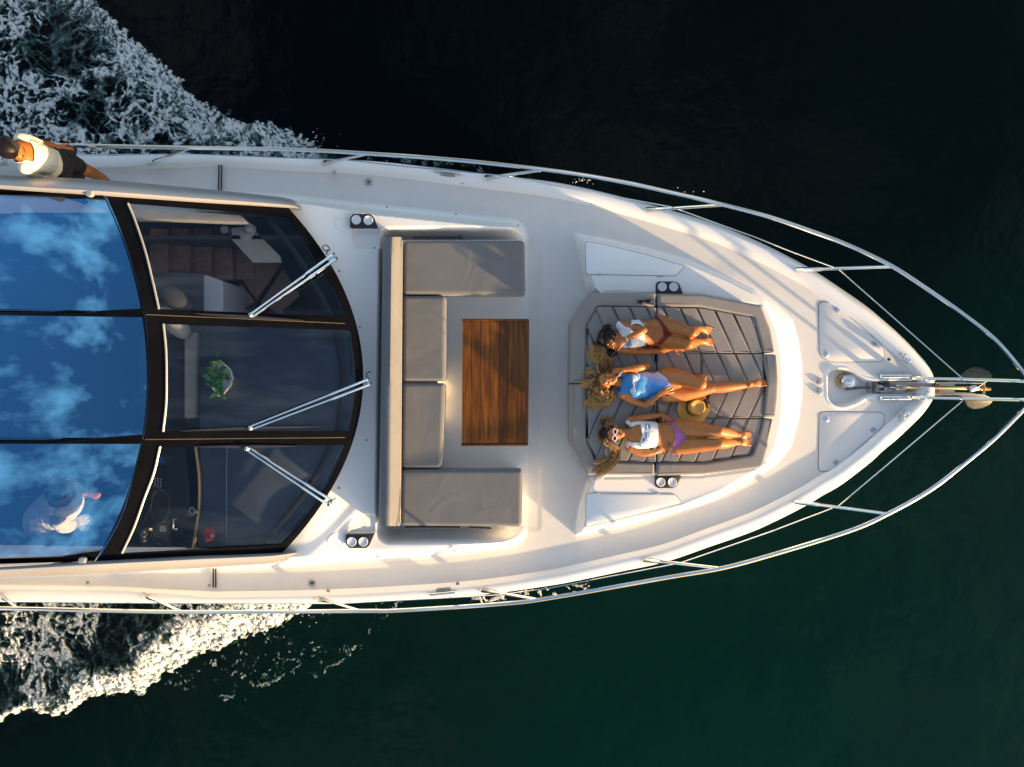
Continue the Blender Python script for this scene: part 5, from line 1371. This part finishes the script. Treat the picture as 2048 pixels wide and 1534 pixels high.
cap = ball(A3(0, .035, -.028), .082, .088, .090, l3, u3, f3, 20, 12)
gd = [[tuple(A3(x_, .070, .050)), tuple(A3(x_ * 2.4, .075, .0)), tuple(A3(x_ * 2.6, .02, -.05))] for x_ in np.linspace(-.036, .036, 8)]
gd += [G((1207, 850, .13), (1203, 842, .07), (1212, 838, .03), (1222, 840, .02)), G((1203, 858, .10), (1198, 866, .05), (1204, 880, .03), (1214, 890, .03)), G((1205, 876, .12), (1210, 886, .10), (1222, 892, .07), (1232, 898, .05)),
       G((1212, 880, .12), (1226, 888, .09), (1232, 902, .05), (1226, 920, .035), (1210, 936, .03), (1192, 946, .03)), G((1218, 880, .10), (1232, 890, .07), (1237, 904, .04), (1231, 924, .035), (1214, 940, .035), (1195, 949, .035)),
       G((1210, 882, .12), (1222, 894, .08), (1226, 908, .05), (1214, 926, .035), (1196, 936, .04)), G((1220, 880, .09), (1230, 890, .05), (1230, 905, .04), (1220, 922, .035), (1206, 934, .035), (1188, 945, .04)),
       G((1214, 882, .1), (1226, 894, .06), (1220, 912, .04), (1206, 924, .035), (1186, 926, .04))]
add_hair(T, gd, 40, .012, .0028, .009, 31, M['ombre'], cap, z0=ZB)
shades('sunglasses', 'pink framed dark sunglasses worn by the woman by the straw hat', A3(0, .014, .100), -Vector(l3), u3, M['pinkfr'], M['lens'], 0.132)

# ---- crew member standing on the side deck
T = person('person in cream t-shirt and black shorts standing on the side deck', P(250, 395, ZD), 'skin2')
def c3(x, y, z): return Vector((x, y, z))
H0 = P(24, 301, 3.47)
hd, A4, ax4 = head(H0, (.50, -.10, .84), (.80, -.12, -.58), .95)
nk = H0 + Vector((-.02, 0, -.10))
sh = P(47, 306, 3.26); pel = P(108, 330, 2.82); wa = (sh + pel) / 2 + Vector((0.03, 0, .02))
Lf = Vector((-.12, 1, 0)).normalized()
parts = [hd, limb([(nk + Vector((0, 0, .03)), .052, .052), (sh + Vector((0, 0, .02)), .056, .056)], 12, 3, ref=(1, 0, 0)),
         limb([(sh + Vector((0, 0, .02)), .105, .07), (sh - Vector((0, 0, .06)), .140, .090), (wa, .115, .088), (pel, .130, .100), (pel - Vector((0, 0, .08)), .130, .10)], 18, 5, ref=(1, .1, 0)),
         limb([(sh + Lf * .120, .046, .046), (P(76, 287, 3.02), .042, .042), (P(98, 290, 2.90), .034, .034), (P(116, 295, 2.80), .023, .023)], 12, 4, ref=(1, 0, 0)),
         hand(P(116, 295, 2.80), (.75, -.1, -.5), (0.3, .2, 1), -1, .5, .1, 1.0),
         limb([(sh - Lf * .120, .046, .046), (P(72, 347, 2.98), .042, .042), (P(112, 358, 2.80), .036, .036), (P(133, 352, 2.66), .024, .024)], 12, 4, ref=(1, 0, 0)),
         hand(P(133, 352, 2.66), (.85, .0, -.45), (0.3, .2, 1), 1, .3, .15, 1.0)]
for s_, fx_ in ((1, .10), (-1, -.12)):
    hp_ = pel + Lf * (.085 * s_) - Vector((0, 0, .06)); kn = Vector((pel.x + .03 + fx_, pel.y + .09 * s_ - .05, 2.40)); an = Vector((pel.x - .01 + fx_, pel.y + .085 * s_ - .06, ZD + .11))
    parts += [limb([(hp_, .088, .092), (hp_ * .5 + kn * .5, .074, .078), (kn, .052, .054)], 16, 4, ref=(1, 0, 0)), limb([(kn, .050, .052), (kn * .62 + an * .38, .054, .056), (an, .032, .034)], 14, 4, ref=(1, 0, 0))]
    ft, _n = foot(an - Vector((0, 0, .03)), an + Vector((.17, 0, -.075)), (0, 0, 1), -s_); parts.append(ft)
bm = body_mesh(parts, .006); co, no = arr(bm)
put_body(T, bm, M['skin1'])
dl_ = (co - np.array(sh)) @ np.array(Lf); zz_ = co[:, 2]
tee = (zz_ > 2.86) & (zz_ < 3.315) & (np.abs(dl_) < .185) & ~((np.abs(dl_) < .075) & (zz_ > 3.25) & (co[:, 0] > sh.x + .0))
dh_ = np.linalg.norm(co - np.array(H0), axis=1); tee &= dh_ > .155
tee &= ~((zz_ < 3.02) & (np.abs(dl_) > .165))
T.add('t_shirt', garment(bm, tee, .010, .016, 7), M['cream'], smooth=60)
sho = (zz_ > 2.57) & (zz_ < 2.88) & ~((np.abs((co - np.array(pel)) @ np.array(Lf)) > .150))
T.add('shorts', garment(bm, sho, .012, .014, 8), M['shorts'], smooth=60)
face_parts(T, A4, ax4, 'shades')
l4, u4, f4 = ax4
cap = ball(A4(0, .032, -.030), .083, .088, .092, l4, u4, f4, 20, 12)
gd = [[tuple(A4(x_, .085, .055)), tuple(A4(x_ * 1.8, .10, -.02)), tuple(A4(x_ * 1.3, .045, -.11)), tuple(A4(x_ * .5, .01, -.13))] for x_ in np.linspace(-.04, .04, 10)]
add_hair(T, gd, 8, .006, .006, .003, 41, M['darkh'], join(cap, ball(A4(0, .03, -.135), .035, .04, .03, l4, u4, f4)))

# ------------------------------------------------------------------ cabin below the glass
cab = yacht.add('cabin_floor', slab(P2([(-440, 395), (760, 395), (760, 1135), (-440, 1135)], 1.3), 1.20, 1.30), M['lining'])
yacht.add('cabin_wall', join(box(c3(-1.42, 0, 1.75), 0.04, 2.7, 0.9), box(c3(-3.6, 1.50, 1.75), 4.4, 0.04, 0.9), box(c3(-3.6, -1.50, 1.75), 4.4, 0.04, 0.9), box(c3(-6.1, 0, 2.2), 0.04, 3.0, 1.8)), M['lining'])
yacht.add('window_ledge', join(slab(P2([(250, 412), (480, 430), (496, 446), (380, 441), (268, 438)], 2.62), 2.52, 2.62, .01)), M['panelw'])
# dash shelf
dash = yacht.add('dashboard', slab(P2([(405, 642), (700, 660), (716, 757), (700, 870), (640, 1000), (560, 1096), (392, 1098), (400, 1000), (396, 893), (400, 700)], 2.52), 2.30, 2.52, 0.03, 3), M['dash'])
yacht.add('dash_edge', tube([P(a, b, 2.56) for a, b in ((391, 893), (398, 950), (399, 1005), (394, 1050), (387, 1096))], .016, 8, 4), M['brass'], parent=dash)
yacht.add('dash_edge', tube([P(a, b, 2.53) for a, b in ((454, 885), (453, 960), (453, 1090))], .004, 6, 3), M['hinge'], parent=dash)
yacht.add('dash_vent', join(*[tube([P(a, b, 2.66) for a, b in l_], .006, 6, 3) for l_ in (((590, 450), (625, 515)), ((660, 560), (688, 632)), ((697, 672), (704, 757)), ((686, 900), (655, 960)), ((620, 1010), (560, 1072)))]), M['blackm'], parent=dash)
yacht.add('dash_band', join(*[tube([P(a, b, 2.60) for a, b in l_], .028, 6, 4, flat=.2) for l_ in (((540, 440), (600, 520), (640, 590), (665, 640)), ((672, 665), (685, 757), (675, 862)), ((660, 893), (610, 985), (520, 1090)))]), M['dashd'], parent=dash)
hl = yacht.add('helm_console', slab(P2([(262, 1092), (300, 1010), (318, 895), (372, 895), (380, 1000), (366, 1098)], 2.40), 1.4, 2.40, .02), M['dashd'])
yacht.add('control_panel', slab(roundp(P2([(280, 1096), (279, 1062), (330, 1040), (338, 1046), (338, 1097)], 2.46), .02), 2.38, 2.46, .006), M['console'], parent=hl)
yacht.add('throttle', join(*[tube([P(a, b, 2.47), P(a + 2, b, 2.55), P(a + 5, b, 2.60)], .012, 8) for a, b in ((284, 1064), (284, 1074), (284, 1082))], *[box(P(a, b, 2.48), .07, .04, .04, bev=.006) for a, b in ((290, 1068), (292, 1080), (318, 1090), (302, 1058))]), M['steel'], parent=hl)
yacht.add('key_switch', box(P(326, 1057, 2.475), .062, .062, .02, bev=.004), M['lampw'], parent=hl)
yacht.add('joystick', lathe(P(318, 1089, 2.46), [(.05, 0), (.05, .015), (.02, .02), (.014, .05), (.02, .07), (.002, .075)], 14), M['blackm'], parent=hl)
for i in range(4):
    for j in range(4):
        if i == 0 and j > 2: continue
        yacht.add('switch', lathe(P(305 + i * 5.6, 953 + j * 5.4 + i * 2, 2.41), [(.0065, 0), (.0065, .006), (.002, .008)], 8), M['lampw'], parent=hl)
yacht.add('gauge', slab(P2([(320, 915), (328, 915), (328, 929), (320, 929)], 2.41), 2.40, 2.415), M['bluescr'], parent=hl)
yacht.add('wheel_rim', tube([P(322 + 22 * math.cos(a) * .8, 1012 + 34 * math.sin(a), 2.62 + .10 * math.cos(a)) for a in np.linspace(0, 6.283, 25)], .012, 8), M['dashd'], parent=hl)
yacht.add('grab_handle', tube([P(a, b, 2.54) for a, b in ((353, 1038), (347, 1038), (346.5, 1057), (354, 1058))], .008, 8), M['panelw'], parent=dash)
cp = yacht.add('compass', lathe(P(386, 1022, 2.52), [(.06, 0), (.062, .03), (.05, .06), (.032, .075), (.004, .08)], 20), M['blackm'], parent=dash)
yacht.add('compass_cap', ball(P(394, 1023, 2.58), .024, .024, .02), M['brass'], parent=dash)
yacht.add('compass_dial', tube([P(384 + 5.5 * math.cos(a), 1022 + 7 * math.sin(a), 2.60) for a in np.linspace(0, 6.283, 15)], .003, 6), M['panelw'], parent=dash)
pch = Thing('life_vest_pouch', 'red safety pouch lying on the dashboard behind the windscreen', 'pouch', P(416, 1070, 2.53))
pch.add('pouch', slab(roundp(P2([(405, 1057), (418, 1056), (428, 1061), (430, 1072), (426, 1080), (410, 1086)], 2.56), .02), 2.522, 2.57, .018), M['red'])
pch.add('printed_patch', slab(P2([(420, 1070), (427, 1067), (428, 1074), (422, 1077)], 2.573), 2.569, 2.574), M['panelw'])
# stairs down to the cabins
for i in range(5):
    x0 = 300 + i * 43
    yacht.add('stair_tread', slab(P2([(x0, 455), (x0 + 36, 458), (x0 + 36, 560), (x0 - 2, 560)], 1.95 - .07 * i), 1.86 - .07 * i, 1.95 - .07 * i, .008), M['tread'])
for a in ([(484, 560), (512, 500), (560, 530), (512, 600)], [(520, 606), (566, 536), (600, 590), (560, 628)], [(460, 606), (482, 566), (510, 604), (486, 620)], [(455, 640), (600, 640), (600, 680), (455, 680)]):
    yacht.add('stair_tread', slab(P2(a, 1.66), 1.58, 1.66, .008), M['tread'])
sd = Thing('side_table', 'beige side table beside the saloon stairs behind the port windscreen', 'table', P(510, 490, 1.7))
sd.add('table_top', slab(P2([(462, 456), (500, 452), (560, 512), (562, 525), (506, 525), (464, 480)], 2.2), 2.16, 2.20, .005), M['lampw'])
sd.add('pedestal', lathe(P(510, 492, 1.32), [(.12, 0), (.12, .03), (.04, .05), (.04, .84)], 14), M['panelw'])
lp = Thing('table_lamp', 'round white table lamp on the beige side table', 'lamp', P(494, 466, 2.2))
lp.add('lamp_base', lathe(P(493, 468, 2.2), [(.07, 0), (.072, .01), (.03, .02), (.012, .03), (.012, .12)], 18), M['lampw'])
lp.add('lamp_shade', lathe(P(503, 458, 2.30), [(.05, 0), (.045, .06), (.02, .07), (.012, .075)], 18), M['bowl'])
cb = Thing('saloon_cabinet', 'grey saloon cabinet with pale end panel behind the port windscreen', 'cabinet', P(400, 610, 1.3))
cb.add('carcass', slab(roundp(P2([(300, 544), (405, 546), (405, 672), (300, 672)], 2.25), .02), 1.32, 2.25, .01), M['greyfab'])
cb.add('end_panel', slab(roundp(P2([(406, 548), (446, 562), (447, 669), (406, 669)], 2.22), .02), 1.32, 2.22, .01), M['panelw'])
ss = Thing('saloon_sofa', 'long beige saloon sofa back under the centre windscreen pane', 'sofa', P(370, 750, 1.3))
ss.add('backrest', slab(roundp(P2([(367, 664), (392, 664), (395, 672), (393, 836), (367, 838)], 2.3), .03), 1.7, 2.3, .03, 3), M['beige'])
ss.add('seat', slab(roundp(P2([(270, 664), (366, 664), (366, 838), (270, 838)], 1.9), .03), 1.32, 1.85, .03, 3), M['greyfab'])
for lab, mt, c, a, w in (('dark grey cushion leaning against the saloon cabinet', 'greyfab', (346, 592), -35, .22), ('beige cushion propped at the end of the saloon sofa', 'beige', (350, 645), -50, .20)):
    X = Vector((math.cos(R(a)), math.sin(R(a)), 0)); Y = Vector((-X.y, X.x, 0))
    single('cushion', ball(P(*c, 2.40), w, .10, .13, X, Y, (0, 0, 1), 16, 10), M[mt], lab, 'cushion', loc=P(*c, 2.3))
# plant in a white bowl on the dash
pl = Thing('potted_plant', 'green leafy plant in a white bowl on the dashboard', 'plant', P(442, 757, 2.53))
bw = [(432, 722), (446, 724), (462, 738), (467, 756), (462, 772), (446, 792), (436, 793), (425, 778), (419, 755), (422, 734)]
V, F = [], []
p0_ = ccw(P2(bw, 2.62)); cxy = (sum(p[0] for p in p0_) / len(p0_), sum(p[1] for p in p0_) / len(p0_))
rings = [(0.55, 2.53), (0.9, 2.57), (1.0, 2.63), (0.93, 2.635), (0.85, 2.60), (0.2, 2.59)]
for s_, z_ in rings: V += [(cxy[0] + (p[0] - cxy[0]) * s_, cxy[1] + (p[1] - cxy[1]) * s_, z_) for p in p0_]
n_ = len(p0_)
for i in range(len(rings) - 1):
    for k in range(n_): F.append((i * n_ + k, i * n_ + (k + 1) % n_, (i + 1) * n_ + (k + 1) % n_, (i + 1) * n_ + k))
F.append(tuple(range((len(rings) - 1) * n_, len(rings) * n_)))
pl.add('bowl', (V, F), M['bowl'], smooth=60)
rl_ = np.random.default_rng(3)
for k in range(64):
    a = rl_.uniform(0, 6.28); c = P(436 + rl_.normal(0, 6), 758 + rl_.normal(0, 15), 2.62 + rl_.uniform(0, .05)); d = Vector((math.cos(a), math.sin(a), rl_.uniform(.1, .7))).normalized(); ln = rl_.uniform(.05, .11)
    pl.add('leaf', tube([c, c + d * ln * .5 + Vector((0, 0, .01)), c + d * ln], [.004, .018, .001], 6, 3, flat=.2), M['leaf'] if k % 3 else M['leafd'])

# ---- helmsman under the roof glass
T = person('person in loose white shirt standing at the helm under the mirrored roof', P(110, 1020, 1.3), 'skin2')
sh = P(118, 1004, 2.74); pel = P(82, 1040, 2.30)
hd, A5, ax5 = head(P(122, 984, 2.86), (.6, .25, .75), (.8, .1, -.6), .95)
parts = [hd, limb([(P(121, 988, 2.80), .05, .05), (sh, .055, .055)], 10, 2, ref=(1, 0, 0)),
         limb([(sh, .16, .09), (sh - Vector((0.02, 0, .12)), .19, .12), (pel, .16, .12), (pel - Vector((0, 0, .1)), .15, .11)], 16, 4, ref=(1, .2, 0)),
         limb([(sh + Vector((0, .17, 0)), .055, .055), (P(140, 978, 2.6), .045, .045), (P(172, 986, 2.55), .027, .027)], 12, 4), hand(P(172, 986, 2.55), (1, -.3, 0), (0, 0, 1), -1, .4, .1),
         limb([(sh - Vector((0, .17, 0)), .055, .055), (P(134, 1050, 2.55), .045, .045), (P(150, 1046, 2.5), .027, .027)], 12, 4), hand(P(150, 1046, 2.5), (1, .3, 0), (0, 0, 1), 1, .4, .1)]
for s_ in (1, -1):
    parts.append(limb([(pel + Vector((0, .09 * s_, -.08)), .09, .09), (pel + Vector((.02, .09 * s_, -.45)), .06, .06), (pel + Vector((0, .09 * s_, -.82)), .04, .04)], 12, 4, ref=(1, 0, 0)))
    ft, _n = foot(pel + Vector((0, .09 * s_, -.83)), pel + Vector((.2, .09 * s_, -.885)), (0, 0, 1), -s_); parts.append(ft)
bm = body_mesh(parts, .007); co, no = arr(bm); put_body(T, bm, M['skin2'])
dhh = np.linalg.norm(co - np.array(P(122, 984, 2.86)), axis=1)
T.add('shirt', garment(bm, (co[:, 2] > 2.12) & (dhh > .16) & (co[:, 2] < 2.9) & (co[:, 0] < P(164, 1000, 2.6).x), .02, .05, 17), M['whitefab'], smooth=60)
T.add('trousers', garment(bm, (co[:, 2] <= 2.14) & (co[:, 2] > 1.42), .015, .02, 18), M['shorts'], smooth=60)
l5, u5, f5 = ax5
o = T.add('hair', ball(A5(0, .032, -.028), .083, .086, .090, l5, u5, f5, 18, 10), M['darkh'], smooth=60)
face_parts(T, A5, ax5, 'shades')
